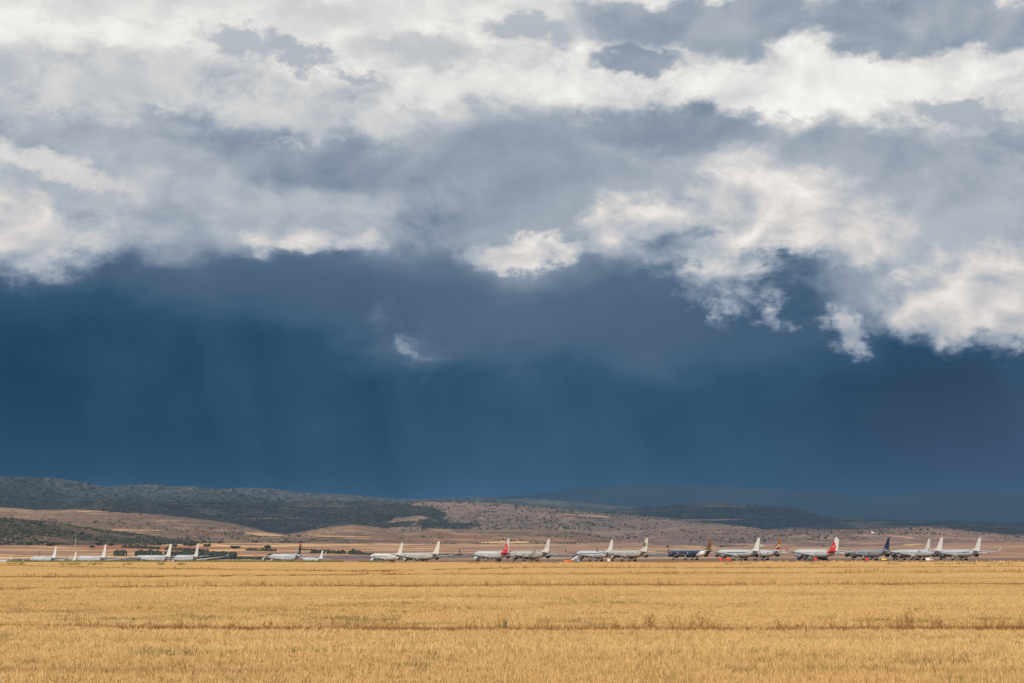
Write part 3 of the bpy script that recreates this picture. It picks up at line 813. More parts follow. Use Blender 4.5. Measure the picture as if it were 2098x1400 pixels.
def build_airliner(ty, livery):
    """an airliner with its parts; nose toward +X, wheels on z=0"""
    T = TYPES[ty]; L, R = T['L'], T['R']; g = dict(fus='white', fin='finwhite', wing='wing', engine='white', winglet=None, tail=None, cover=None)
    g.update(livery)
    root = empty('airliner')
    f = link('fuselage', cached(('fus', ty), lambda: fus_mesh(T)), P[g['fus']], root)
    # belly fairing
    def fair():
        V = []; F = []; N = 20; ns = 12
        for i in range(ns+1):
            u = i/ns; k = math.sin(math.pi*u)**.5
            for j in range(N):
                a = 2*math.pi*j/N
                V.append((L/2-.30*L-u*.30*L, R*1.06*k*math.cos(a)+0, T['zc']-R*.52+R*.68*k*math.sin(a)))
        for i in range(ns):
            for j in range(N): F.append((i*N+j, (i+1)*N+j, (i+1)*N+(j+1) % N, i*N+(j+1) % N))
        return mesh_np('belly_fairing', V, F, True)
    link('belly_fairing', cached(('fair', ty), fair), P[g.get('belly', g['fus'])], root)
    # cockpit glass and cabin windows (joined rows: each window is far below a pixel)
    def skin(s, zrel):
        r, zc = fus_station(T, s); z = zc + zrel*r
        return L/2-s*L, math.sqrt(max(r*r-(z-zc)**2, 0.0001)), z
    for side in (-1, 1):
        for s0, s1 in ((.021, .027), (.028, .035), (.036, .043)):
            def pane(side=side, s0=s0, s1=s1):
                V = []
                for s, zr in ((s0, .30), (s1, .26), (s1, .60), (s0, .66)):
                    x, y, z = skin(s, zr); V.append((x, side*(y+.03), z+.02))
                return mesh_np('cockpit_window', V, [[0, 1, 2, 3] if side < 0 else [3, 2, 1, 0]])
            link('cockpit_window', cached(('cock', ty, side, s0), pane), P['glass'], root)
    def wins():
        V = []; F = []
        for side in (-1, 1):
            s = .11
            while s < .80:
                if not any(abs(s-d) < .012 for d in (.12, .29, .52, .78)):
                    b0 = len(V)
                    ds = .30/L
                    for q_, zr in ((s, .18), (s+ds, .18), (s+ds, .32), (s, .32)):
                        x, y, z = skin(q_, zr); V.append((x, side*(y+.015), z))
                    F.append([b0, b0+1, b0+2, b0+3] if side < 0 else [b0+3, b0+2, b0+1, b0])
                s += .62/L
        return mesh_np('cabin_windows', V, F)
    w = link('cabin_windows', cached(('win', ty), wins), P['glass'], root); tag(w, kind='stuff')
    for side in (-1, 1):
        for s0 in (.115, .285, .515, .775):
            def door(s0=s0, side=side):
                V = []; F = []
                zs = np.linspace(-.25, .52, 4); wd = .8/L
                for zr in zs:
                    for q_ in (s0, s0+wd):
                        x, y, z = skin(q_, zr); V.append((x, side*(y+.02), z))
                for i in range(3):
                    fa = [2*i, 2*i+1, 2*i+3, 2*i+2]; F.append(fa if side < 0 else fa[::-1])
                return mesh_np('door', V, F)
            link('door', cached(('door', ty, s0, side), door), P[g.get('door', 'faint')], root)
    # wings
    at = wing_geo(T)
    for side in (1, -1):
        def wm(side=side):
            secs = []
            for f_ in (0, .12, .33, .55, .78, 1.0):
                x, y, z, c = at(f_); secs.append((x, y, z, c, 1.15-.35*f_))
            return loft('wing', secs, side)
        wg = link('wing', cached(('wing', ty, side), wm), P[g['wing']], root)
        for f_ in (.18, .36, .55, .74):
            def ff(f_=f_, side=side):
                x, y, z, c = at(f_)
                prof = [(c*.30, .02), (c*.22, .22), (0, .38), (-c*.22, .30), (-c*.40, .03)]
                me = lathe('flap_fairing', prof, 8)
                me.transform(Matrix.Translation((x-c*.78, y*side, z-.42)) @ Matrix.Scale(1.25, 4, (0, 0, 1))); return me
            link('flap_fairing', cached(('ff', ty, f_, side), ff), P['enginegrey'], wg)
        if g['winglet']:
            def wl(side=side):
                x, y, z, c = at(1.0); s_ = T['b']/30
                return loft('winglet', [(x, y, z, c, .8), (x-.9*s_, y+.35*s_, z+.5*s_, c*.72, .8), (x-2.2*s_, y+1.0*s_, z+2.6*s_, c*.38, .8)], side)
            link('winglet', cached(('wl', ty, side), wl), P[g['winglet']], root)
        # engines
        for k, f_ in enumerate((.22, .55) if T['ne'] == 4 else (.26,)):
            x, y, z, c = at(f_)
            er, el = T['er'], T['el']
            ex, ez = x+el*.42, z-er*1.28
            def nac(er=er, el=el):
                return lathe('engine', [(el*.42, er*.70), (el*.5, er*.86), (el*.44, er*.98), (el*.2, er*1.04), (-el*.15, er*.98), (-el*.38, er*.80), (-el*.38, er*.55),
                                        (-el*.30, er*.50), (-el*.55, er*.42), (-el*.55, er*.28), (-el*.80, .03)], 20)
            en = link('engine', cached(('nac', ty), nac), P[g['engine']], root); en.location = (ex, y*side, ez)
            def fan(er=er, el=el): return lathe('intake_cover', [(el*.46, .02), (el*.455, er*.5), (el*.43, er*.82), (el*.41, er*.70)], 18)
            link('intake_cover', cached(('fan', ty), fan), P[g['cover'] or 'dark'], en)
            def exh(er=er, el=el): return lathe('exhaust_cover', [(-el*.40, er*.79), (-el*.41, er*.55), (-el*.42, er*.44)], 18)
            link('exhaust_cover', cached(('exh', ty), exh), P[g['cover'] if (g['cover'] and k == 0) else 'black'], en)
            def pyl(er=er, el=el, z=z): return add_poly('pylon', [(el*.30, 0, er*.95), (-el*.20, 0, er*1.45), (-el*1.1, 0, er*1.30), (-el*.55, 0, er*.55), (-el*.2, 0, er*.7)], .45)
            link('pylon', cached(('pyl', ty), pyl), P[g['wing']], en)
        # stabiliser
        def st(side=side):
            sc = T['fh']/8.8
            zc = T['zc']+R*.52
            xr = -L/2+7.6*sc
            return loft('stabiliser', [(xr, .3, zc, 5.6*sc, .9), (xr-6.0*sc, 9.6*sc, zc+.95*sc, 2.2*sc, .8)], side)
        link('stabiliser', cached(('stab', ty, side), st), P[g.get('stab', g['wing'])], root)
    # fin: fixed part and rudder
    fg = fin_geo(T)
    def fin(a, b_, nm):
        secs = []
        for t in (0, .25, .5, .75, 1.0):
            x0, z = fg(a, t); x1, _ = fg(b_, t)
            secs.append((x0, z, x0-x1, t))
        V = []; F = []; prof = [(s_, h) for s_, h in AIRFOIL[:7]]
        n = 6; ss = np.linspace(a, b_, n)
        for (x0, z, c, t) in secs:
            full = (8.6*(1-t)+3.3*t)*T['fh']/8.8
            row_ = []
            for side in (1, -1):
                for s_ in (ss if side > 0 else ss[::-1]):
                    hh = np.interp(s_, [q_ for q_, _ in prof], [h for _, h in prof])
                    V.append((fg(s_, t)[0], side*hh*full*.9, z))
        m_ = 2*n
        bm = bmesh.new(); vs = [bm.verts.new(v) for v in V]
        for i in range(len(secs)-1):
            for k in range(m_):
                j = (k+1) % m_; bm.faces.new((vs[i*m_+k], vs[i*m_+j], vs[(i+1)*m_+j], vs[(i+1)*m_+k]))
        bm.faces.new([vs[k] for k in range(m_)]); bm.faces.new([vs[(len(secs)-1)*m_+k] for k in range(m_)])
        bmesh.ops.recalc_face_normals(bm, faces=bm.faces[:])
        me = bpy.data.meshes.new(nm); bm.to_mesh(me); bm.free(); return me
    fn = link('tail_fin', cached(('fin', ty), lambda: fin(0, .70, 'tail_fin')), P[g['fin']], root)
    link('rudder', cached(('rud', ty), lambda: fin(.712, 1.0, 'rudder')), P[g.get('rudder', g['fin'])], fn)
    def fillet():
        x0, z0 = fg(0, .14); x1, z1 = fg(0, 0)
        return add_poly('fin_fillet', [(x0+.05, 0, z0), (x1+3.6*T['fh']/8.8, 0, z1+.30), (x1-.6, 0, z1)], .30)
    link('fin_fillet', cached(('fil', ty), fillet), P[g.get('fillet', g['fin'])], root)
    if g['tail']:
        for pt, pts, layer in TAILS[g['tail']]:
            for side in (1, -1):
                e = link('tail_emblem', emblem(T, pts, side, (.02+.03*layer)), P[pt], fn)
    if g.get('word'):
        word = g['word']
        for side in (1, -1):
            for i, ch in enumerate(word):
                bm = bmesh.new()
                for (a0, b0, a1, b1) in LETTERS[ch]:
                    vs = []
                    for a_, b_ in ((a0, b0), (a1, b0), (a1, b1), (a0, b1)):
                        s_ = .20 + (i + a_*.78)*.15 if side > 0 else .20 + (len(word)-1-i + 1-a_*.78-.22)*.15
                        t_ = .055 + b_*.095
                        x, z = fg(s_, t_); c = (8.6*(1-t_)+3.3*t_)*T['fh']/8.8
                        hh = np.interp(s_, [q_ for q_, _ in AIRFOIL[:7]], [h for _, h in AIRFOIL[:7]])
                        vs.append(bm.verts.new((x, side*(hh*c*.9+.05), z)))
                    bm.faces.new(vs)
                me = bpy.data.meshes.new('tail_letter'); bm.to_mesh(me); bm.free()
                link('tail_letter', me, P['white'], fn)
    # stripe on the flank
    if g.get('stripe'):
        s0, s1, z0, z1, pt = g['stripe']
        for side in (-1, 1):
            V = []; F = []; ss = np.linspace(s0, s1, 8)
            for s in ss:
                for zr in (z0, z1):
                    x, y, z = skin(s, zr); V.append((x, side*(y+.03), z))
            for i in range(7):
                fa = [2*i, 2*i+2, 2*i+3, 2*i+1]; F.append(fa if side < 0 else fa[::-1])
            link('painted_stripe', mesh_np('painted_stripe', V, F), P[pt], root)
    # auxiliary exhaust at the tail cone
    r_, zc_ = fus_station(T, 1.0)
    ap = link('tail_cone_exhaust', cached(('apu', ty), lambda: lathe('tail_cone_exhaust', [(.1, .30), (-.35, .26), (-.3, .05)], 10)), P['dark'], root)
    ap.location = (-L/2, 0, zc_)
    # landing gear
    wr = .66 if R > 2.5 else .5
    def wheel(): return lathe('wheel', [(-.22, .05), (-.22, wr*.55), (-.20, wr*.9), (-.12, wr), (.12, wr), (.20, wr*.9), (.22, wr*.55), (.22, .05)], 14)
    wme = cached(('wheel', R), wheel)
    def gear(x, y, nw, top, wide):
        h = top
        def strut():
            return boxes('landing_gear', [(0, 0, h/2+wr*.5, .34, .34, h-wr), (0, 0, wr, (nw-1)*1.5+.3, .3, .25), (.5, 0, h*.6, .16, .16, h*.5), (0, (.9 if y >= 0 else -.9), h*.62, 1.5, .06, h*.42)])
        s_ = link('landing_gear', cached(('gear', ty, nw, round(top, 2), y >= 0), strut), P['metal'], root); s_.location = (x, y, 0)
        for i in range(nw):
            for sd in (-1, 1):
                w_ = link('wheel', wme, P['black'], s_)
                w_.location = ((i-(nw-1)/2)*1.5, sd*wide, wr); w_.rotation_euler = (0, 0, math.pi/2)
    big = R > 2.5
    gear(L/2-.115*L, 0, 1, T['zc']-R*.7, .38)
    mx = L/2-.535*L
    for side in (1, -1): gear(mx, side*(5.3 if big else 3.8), 2 if big else 1, T['zc']-R*.55, .62)
    if ty in ('long', 'wide4'): gear(mx-1.4, .01, 1, T['zc']-R*.8, .5)
    return root, T, fg

def place(ty, livery, fin_px, fin_row, nose_px, label, D=None, group='stored airliners parked on the airfield'):
    root, T, fg = build_airliner(ty, livery)
    az, el_ = azel(fin_px, fin_row)
    fx, fz = fg(.95, 1.0)
    sc = 1.0
    def gz(D_): return float(ground_z(D_*math.sin(az), D_*math.cos(az)))
    if D is None:
        lo, hi = 1000.0, 1560.0
        best = min(np.linspace(lo, hi, 300), key=lambda d: abs((gz(d)+fz-EYE)/d - math.tan(el_)))
        D = best
    sc = (EYE + D*math.tan(el_) - gz(D))/fz
    # turn until the nose comes to its place
    tx, ty_ = D*math.sin(az), D*math.cos(az)
    def nose(th):
        hd = math.pi/2 + az*-1.0 + th           # heading: away along the line of sight, swung left by th
        dx_ = (T['L']/2-fx)*sc
        nx, ny = tx+dx_*math.cos(hd), ty_+dx_*math.sin(hd)
        return 1049+FPX*nx/(ny*math.cos(PITCH)), hd
    th = min(np.radians(np.linspace(4, 60, 225)), key=lambda t: abs(nose(t)[0]-nose_px))
    hd = nose(th)[1]
    root.rotation_euler = (0, 0, hd); root.scale = (sc, sc, sc)
    rx, ry = tx - fx*sc*math.cos(hd), ty_ - fx*sc*math.sin(hd)
    root.location = (rx, ry, gz(D)-.02)
    tag(root, label, 'airliner', group)
    print('plane', fin_px, 'D %.0f scale %.2f turn %.0f' % (D, sc, math.degrees(th)))
    return root
A_ = dict
place('wide4', A_(winglet='white'), 116, 1120, 64, 'plain white jet at the far left edge, sunk to half its body behind the field')
place('narrow', A_(), 157, 1131.5, 118, 'small white airliner of which only the short fin shows beside the lattice mast', D=1340)
place('wide4', A_(winglet='white'), 217.7, 1116, 161, 'all white jet just right of the lattice mast, its lower body hidden by the field')
place('wide2', A_(winglet='white', stripe=(.46, .475, -.3, .9, 'faint')), 351.5, 1115, 291, 'white jet in front of the dark hedge, left one of two with matching plain tails')
place('wide4', A_(winglet='white'), 407, 1114, 360, 'white jet in front of the dark hedge, right one of two with matching plain tails')
place('wide4', A_(fin='navy', tail='chev', winglet='white', fillet='white', rudder='navy'), 618, 1112, 554, 'white airliner with red topped black and navy fin and a yellow chevron')
place('narrow', A_(), 662, 1128, 622, 'small white jet with a short thin fin right of the chevron tailed airliner', D=1300)
place('wide2', A_(fus='cream', fin='cream', winglet='dark', stripe=(.14, .62, .12, .36, 'midblue')), 825.5, 1112, 760, 'cream white jet with a row of blue windows, left of the dirty grey airliner')
place('wide4', A_(fus='z_brown', fin='cream', wing='oldwing', engine='dirty', tail='smudge', belly='dirty'), 901.5, 1109, 818, 'dirty grey airliner with brown belly and smudged pale fin, left of the red fin')
place('wide2', A_(fus='z_red', tail='roo', winglet='dark', cover='red', door='midblue', fillet='red', rudder='white'), 1044, 1104, 973.5, 'white airliner with red fin and leaping animal, left one of the two red tails')
place('wide4', A_(engine='enginegrey', fus='dirty', fin='cream', wing='oldwing', tail='line', belly='z_brown'), 1126.6, 1104.5, 1045, 'weathered grey white airliner directly right of the left red tail')
place('wide4', A_(engine='enginegrey', winglet='dark', stripe=(.16, .72, .16, .34, 'blueglass')), 1256, 1106, 1182, 'white airliner with plain white fin behind the orange truck and steps')
place('wide4', A_(fus='z_brown', fin='cream', wing='oldwing', engine='dirty', tail='figure', winglet='dark', stab='sand', belly='dirty'), 1327.7, 1103, 1245, 'weathered tan grey airliner with a dark figure drawn on its pale fin')
place('wide4', A_(fus='z_navy', fin='gold', tail='goldlogo', wing='oldwing', engine='navy', belly='navy', fillet='gold'), 1459, 1104, 1370, 'navy blue airliner with a white swoosh and a round emblem on its gold fin')
place('wide4', A_(engine='enginegrey', fus='z_cream', fin='finwhite', cover='orangered', belly='cream', stripe=(.30, .80, .14, .36, 'blueglass')), 1557, 1102, 1470, 'white airliner with dark window band and red engine covers, next to the gold fin')
place('wide4', A_(engine='enginegrey', fus='z_cream', fin='amber', tail='facets', belly='cream'), 1600, 1103, 1516, 'cream airliner with a faceted amber, brown and white fin')
place('wide2', A_(fin='finwhite'), 1719, 1104.5, 1640, 'white airliner almost wholly hidden behind the right red tail', D=1345)
place('wide2', A_(engine='enginegrey', fus='z_red', tail='roo', winglet='red', cover='red', fillet='red', belly='cream'), 1716, 1101, 1627, 'white airliner with red wingtips, right one of the two red animal tails')
place('wide4', A_(fus='grey', fin='navy', tail='map', word='azul', winglet=None, belly='grey', wing='oldwing', engine='dark', rudder='navy', fillet='grey', cover='red'), 1823, 1102, 1738, 'bare grey airliner with dark navy fin carrying small white letters')
place('long', A_(engine='enginegrey'), 1906, 1104, 1822, 'white airliner whose fin stands left in the close pair of plain white tails', D=1345)
place('long', A_(engine='enginegrey', fus='z_cream', belly='cream'), 1932, 1101, 1826, 'long white airliner whose fin stands right in the close pair of plain white tails')
place('wide4', A_(engine='enginegrey', winglet='white', stripe=(.66, .82, .08, .40, 'midblue'), belly='cream', fus='z_cream'), 2010, 1101.5, 1918, 'rightmost white airliner with a blue rectangle low on its rear body')

# ================================================================== crop: stubble, weeds, verge grass
def stubble_tile(seed, size=2.5, rows_gap=.16, step=.042):
    r = np.random.default_rng(seed)
    ys = np.arange(rows_gap/2, size, rows_gap); xs = np.arange(step/2, size, step)
    X, Y = np.meshgrid(xs, ys); X = X.ravel(); Y = Y.ravel()
    gap = fbm(X*3.1+seed*13, Y*2.3-seed, 0, 3)
    keep = r.random(X.size) > .08+.34*sstep(gap, .55, .75)
    X, Y = X[keep], Y[keep]
    nb = 5
    tt = np.repeat(r.beta(1.2, .9, X.size), nb); th_ = np.repeat(r.normal(1, .20, X.size), nb)
    X = np.repeat(X, nb) + r.normal(0, .012, X.size*nb); Y = np.repeat(Y, nb) + r.normal(0, .020, Y.size*nb)
    n = X.size
    h = (r.normal(.100, .015, n)*th_).clip(.03, .2)*(1+.5*(fbm(X*.9+seed*7, Y*2.2, 0, 2)-.5))
    w = r.uniform(.0030, .0062, n)
    a = r.uniform(-.7, .7, n)                      # blade faces mostly across the view
    lx, ly = r.normal(0, .22, n)*h, r.normal(0, .16, n)*h
    fl = r.random(n) < .07; lx[fl] *= 4; h[fl] *= .6
    cx, sx = np.cos(a)*w, np.sin(a)*w
    X -= size/2; Y -= size/2
    v0_ = np.stack([X-cx, Y-sx, np.full(n, -.02)], -1); v1_ = np.stack([X+cx, Y+sx, np.full(n, -.02)], -1)
    v2_ = np.stack([X+lx+cx*.7, Y+ly+sx*.7, h], -1); v3_ = np.stack([X+lx-cx*.7, Y+ly-sx*.7, h], -1)
    V = np.stack([v0_, v1_, v2_, v3_], 1).reshape(-1, 3)
    F = np.arange(n*4).reshape(-1, 4)
    me = mesh_np('stubble', V, F)
    t = np.repeat(tt*.7+.3*r.random(n), 4).astype(np.float32)
    at_ = me.attributes.new('tint', 'FLOAT', 'POINT'); at_.data.foreach_set('value', t)
    me.materials.append(M['stubble'])
    o = bpy.data.objects.new('stubble_tile', me)          # never linked to the scene: source of the instances
    return o
tiles = [stubble_tile(s) for s in range(8)]
TS = 2.5
gx = np.arange(-200, 201, TS); gy = np.arange(10, 432, TS)
GX, GY = np.meshgrid(gx, gy); GX = GX.ravel(); GY = GY.ravel()
ok = (np.abs(np.arctan2(GX, GY)) < .42) | ((np.abs(GX) < 14) & (GY < 45))
ok &= (np.hypot(GX, GY) < 398) | ((GX < 30) & (np.hypot(GX, GY) < 426))
# field edges run across the view: (x, distance) lines, left bare for the weeds
pts = np.stack([GX, GY, ground_z(GX, GY)], -1)[ok]
me = bpy.data.meshes.new('stubble'); me.vertices.add(len(pts)); me.vertices.foreach_set('co', pts.astype(np.float32).ravel())
rr = np.random.default_rng(5)
idx = me.attributes.new('pick', 'INT', 'POINT'); idx.data.foreach_set('value', rr.integers(0, 8, len(pts)).astype(np.int32))
rot = me.attributes.new('turn', 'FLOAT', 'POINT'); rot.data.foreach_set('value', (rr.integers(0, 2, len(pts))*math.pi).astype(np.float32))
hs = me.attributes.new('tall', 'FLOAT', 'POINT')
hs.data.foreach_set('value', (.8+.6*fbm(pts[:, 0]/22, pts[:, 1]/16, 0, 3)).astype(np.float32))
so = link('stubble', me)
ng = bpy.data.node_groups.new('stubble_scatter', 'GeometryNodeTree')
ng.interface.new_socket('Geometry', in_out='INPUT', socket_type='NodeSocketGeometry')
ng.interface.new_socket('Geometry', in_out='OUTPUT', socket_type='NodeSocketGeometry')
gi = ng.nodes.new('NodeGroupInput'); go = ng.nodes.new('NodeGroupOutput')
def nattr(name, typ):
    n = ng.nodes.new('GeometryNodeInputNamedAttribute'); n.data_type = typ; n.inputs[0].default_value = name; return n.outputs[0]
jg = ng.nodes.new('GeometryNodeJoinGeometry')
pick = nattr('pick', 'INT'); turn = nattr('turn', 'FLOAT'); tall = nattr('tall', 'FLOAT')
cr = ng.nodes.new('ShaderNodeCombineXYZ'); ng.links.new(turn, cr.inputs[2])
cs = ng.nodes.new('ShaderNodeCombineXYZ'); cs.inputs[0].default_value = 1.01; cs.inputs[1].default_value = 1.0; ng.links.new(tall, cs.inputs[2])
for k, t in enumerate(tiles):
    oi = ng.nodes.new('GeometryNodeObjectInfo'); oi.inputs['Object'].default_value = t; oi.inputs['As Instance'].default_value = True
    cm = ng.nodes.new('FunctionNodeCompare'); cm.data_type = 'INT'; cm.operation = 'EQUAL'
    ng.links.new(pick, cm.inputs[2]); cm.inputs[3].default_value = k
    ip = ng.nodes.new('GeometryNodeInstanceOnPoints')
    ng.links.new(gi.outputs[0], ip.inputs['Points']); ng.links.new(cm.outputs[0], ip.inputs['Selection'])
    ng.links.new(oi.outputs['Geometry'], ip.inputs['Instance'])
    ng.links.new(cr.outputs[0], ip.inputs['Rotation']); ng.links.new(cs.outputs[0], ip.inputs['Scale'])
    ng.links.new(ip.outputs[0], jg.inputs[0])
ng.links.new(jg.outputs[0], go.inputs[0])
md = so.modifiers.new('scatter', 'NODES'); md.node_group = ng
tag(so, kind='stuff')

def plant_mat(name, a, b_):
    m, nt, bs = material(name, .8, .15)
    t = attr(nt, 'tint'); setc(nt, bs, mixc(nt, t, a, b_)); return m
M['dryweed'] = plant_mat('dry_weed', lin(84, 56, 32), lin(156, 112, 66))
M['greenweed'] = plant_mat('green_weed', lin(58, 62, 32), lin(118, 112, 62))
M['straw_verge'] = plant_mat('straw_verge', lin(150, 112, 62), lin(214, 170, 104))

class Strands:
    """thin tapering strips collected into one mesh"""
    def __init__(s): s.V = []; s.T = []
    def strip(s, p, q, w0, w1, t):
        d = Vector(q)-Vector(p); side = Vector((1, .25*random.uniform(-1, 1), 0))
        if abs(d.x) > abs(d.z): side = Vector((0, .2, 1))
        side = side.normalized()
        p, q = Vector(p), Vector(q)
        s.V += [p-side*w0, p+side*w0, q+side*w1, q-side*w1]; s.T += [t]*4
    def mesh(s, name, mat):
        V = np.array([tuple(v) for v in s.V]); F = np.arange(len(V)).reshape(-1, 4)
        me = mesh_np(name, V, F)
        a = me.attributes.new('tint', 'FLOAT', 'POINT'); a.data.foreach_set('value', np.array(s.T, np.float32))
        me.materials.append(mat); return me
def weed(S_, x, y, z, h, w=.004, branches=5, lean=.15):
    t = random.random()
    lx, ly = random.gauss(0, lean)*h, random.gauss(0, lean*.5)*h
    mid = (x+lx*.4, y+ly*.5, z+h*.55); top = (x+lx, y+ly, z+h)
    S_.strip((x, y, z-.02), mid, w, w*.8, t); S_.strip(mid, top, w*.8, w*.4, t)
    for _ in range(branches):
        f = random.uniform(.2, .95)
        bx, by, bz = x+lx*f, y+ly*f, z+h*f
        l = h*random.uniform(.12, .34); a = random.choice((-1, 1))*random.uniform(.3, 1.0)
        S_.strip((bx, by, bz), (bx+l*math.sin(a), by+random.uniform(-.3, .3)*l, bz+l*math.cos(a)), w*.7, w*.35, min(1, t+random.uniform(-.2, .3)))
        if random.random() < .5:      # seed head
            S_.strip((bx+l*math.sin(a), by, bz+l*math.cos(a)), (bx+l*math.sin(a)+.006, by, bz+l*math.cos(a)+h*.07), w*1.7, w*.8, t)
def tuft(S_, x, y, z, h, w, n=6, spread=.5):
    for _ in range(n):
        a = random.gauss(0, spread); t = random.random(); l = h*random.uniform(.5, 1.1)
        S_.strip((x+random.gauss(0, h*.15), y, z-.02), (x+l*math.sin(a), y+random.gauss(0, .2)*l, z+l*abs(math.cos(a))), w, w*.3, t)

def weed_line(k, n, hmin, hmax, w, dens_wl, pgreen, spread, name='weed_strip'):
    """the dry weeds left standing along one field edge"""
    S_ = Strands(); G_ = Strands()
    px = np.sort(RNG.uniform(-450, 2550, n)); D = edge_D(k, px)
    dens = fbm(px/dens_wl, px*0+k*9.1, 0, 3)
    for p_, d_, q_ in zip(px, D, dens):
        if random.random() > sstep(q_, .30, .66)*1.0+.06: continue
        a = float(az_of_px(p_)); d = d_+random.gauss(.2, spread)
        x, y = d*math.sin(a), d*math.cos(a); z = float(ground_z(x, y))
        hh = random.uniform(hmin, hmax)*(0.5+q_) if random.random() < .22 else random.uniform(hmin*.5, hmin*1.2)
        tgt = G_ if random.random() < pgreen*(.3+1.4*float(vnoise(p_/60, k+.5))) else S_
        weed(tgt, x, y, z, hh, w*random.uniform(.7, 1.3), random.randint(3, 7))
    # matted foot of the strip
    for p_, d_ in zip(*(lambda q_: (q_, edge_D(k, q_)))(np.sort(RNG.uniform(-450, 2550, int(n*.55))))):
        if vnoise(p_/dens_wl*2, k+3.3) < .25: continue
        a = float(az_of_px(p_)); d = d_+random.gauss(0, spread*.5)
        x, y = d*math.sin(a), d*math.cos(a); z = float(ground_z(x, y))
        tuft(S_ if random.random() > pgreen*.6 else G_, x, y, z, hmin*random.uniform(.7, 1.25), w*1.1, 5, .6)
    # thin dark line of low growth right on the edge
    q_ = np.sort(RNG.uniform(-450, 2550, int(n*2.6)))
    for p_, d_ in zip(q_, edge_D(k, q_)):
        if vnoise(p_/45.0, k+6.3) < .12: continue
        a = float(az_of_px(p_)); d = d_-spread+random.gauss(0, .06)
        x, y = d*math.sin(a), d*math.cos(a); z = float(ground_z(x, y))
        tuft(S_, x, y, z, .16+.02*k, w*1.7, 3, .5)
    o = link(name, S_.mesh(name, M['dryweed'])); tag(o, kind='stuff')
    if G_.V: o = link('green_'+name, G_.mesh('green_'+name, M['greenweed'])); tag(o, kind='stuff')
weed_line(0, 3600, .17, .42, .0038, 90, .10, .30)
weed_line(1, 5200, .19, .42, .0075, 120, .06, .5)
weed_line(2, 4500, .18, .40, .011, 110, .28, .9)
weed_line(3, 3000, .18, .40, .020, 130, .15, 1.6)

# low dark growth drawn out along the wheel marks
def streaks(n, rmin, rmax, name, mat, seed):
    S_ = Strands(); r = random.Random(seed)
    for _ in range(n):
        row = r.uniform(rmin, rmax); p0 = r.uniform(-150, 2250); ln = r.uniform(40, 230)
        slope = r.uniform(-.02, .02)
        m_ = int(ln*r.uniform(.12, .4))
        for i in range(int(m_*2.2)):
            p_ = p0+ln*r.random(); rw = row+(p_-p0)*slope
            e = azel(p_, rw)[1]; d = (EYE-.17)/math.tan(-e)+r.gauss(0, .12); a = float(az_of_px(p_))
            x, y = d*math.sin(a), d*math.cos(a); z = float(ground_z(x, y))
            tuft(S_, x, y, z, r.uniform(.15, .23), .0040*d/40, 4, .6)
    o = link(name, S_.mesh(name, mat)); tag(o, kind='stuff')
streaks(150, 1206, 1280, 'flattened_stubble', M['greenweed'], 3)
streaks(70, 1160, 1200, 'flattened_stubble', M['dryweed'], 4)
streaks(50, 1295, 1398, 'flattened_stubble', M['greenweed'], 5)

# green bank along the far edge of the field, at the left
def bank(px0, px1, r0, r1, n, h, mat, name, wl=40, thr=.3):
    S_ = Strands()
    for _ in range(n):
        p_ = random.uniform(px0, px1)
        if vnoise(p_/wl, 7.7+r0) < thr: continue
        a = float(az_of_px(p_)); d = random.uniform(r0, r1)
        x, y = d*math.sin(a), d*math.cos(a); z = float(ground_z(x, y))
        tuft(S_, x, y, z, h*random.uniform(.5, 1.2), .05, 5, .7)
    o = link(name, S_.mesh(name, mat)); tag(o, kind='stuff')
bank(-420, 780, 418, 432, 6000, .62, M['greenweed'], 'verge_grass', 60, .12)
bank(-200, 380, 285, 360, 1100, .42, M['greenweed'], 'verge_grass', 22, .45)
bank(780, 1500, 405, 432, 1500, .42, M['dryweed'], 'verge_grass', 30, .35)
bank(780, 1420, 330, 400, 500, .45, M['greenweed'], 'verge_grass', 25, .5)
bank(1480, 2500, 300, 350, 900, .40, M['greenweed'], 'verge_grass', 30, .5)
bank(1400, 2500, 396, 399, 900, .35, M['dryweed'], 'verge_grass', 25, .2)
bank(1500, 2500, 429, 434, 500, .45, M['straw_verge'], 'verge_grass', 14, .3)

# single weeds that stand out along the nearest field edge
def lone_weed(px, row_base, h, lean, label, green=False, br=12, clump=3):
    e = azel(px, row_base)[1]; d = (EYE-.14)/math.tan(-e); a = float(az_of_px(px))
    x, y = d*math.sin(a), d*math.cos(a); z = float(ground_z(x, y))
    S_ = Strands()
    for i in range(clump):
        weed(S_, random.gauss(0, .05), random.gauss(0, .05), 0, h*random.uniform(.7, 1)*(1 if i == 0 else .7), .0075, br, lean)
    o = link('weed', S_.mesh('weed', M['greenweed'] if green else M['dryweed'])); o.location = (x, y, z)
    tag(o, label, 'weed', 'tall weeds along the nearest field edge')
lone_weed(1032, 1288, .30, .05, 'bushy green weed left of the middle of the nearest field edge', True, 26, 5)
lone_weed(1334, 1287, .46, .03, 'tallest thin dry weed standing bolt upright on the nearest field edge')
lone_weed(1437, 1287, .46, .42, 'dry weed with long leaning stalks right of the bolt upright one', br=9, clump=3)
lone_weed(1260, 1287, .26, .2, 'squat brown weed clump left of the bolt upright weed', br=16, clump=7)
lone_weed(556, 1284, .36, .1, 'feathery brown weed at the right end of the dense left weed clumps', br=16, clump=5)
lone_weed(1920, 1283, .38, .4, 'rightmost dry weed, leaning up to the right above dense low growth', br=10, clump=4)
lone_weed(1635, 1284, .26, .05, 'dark bushy weed half way between the middle and the right edge', br=22, clump=6)

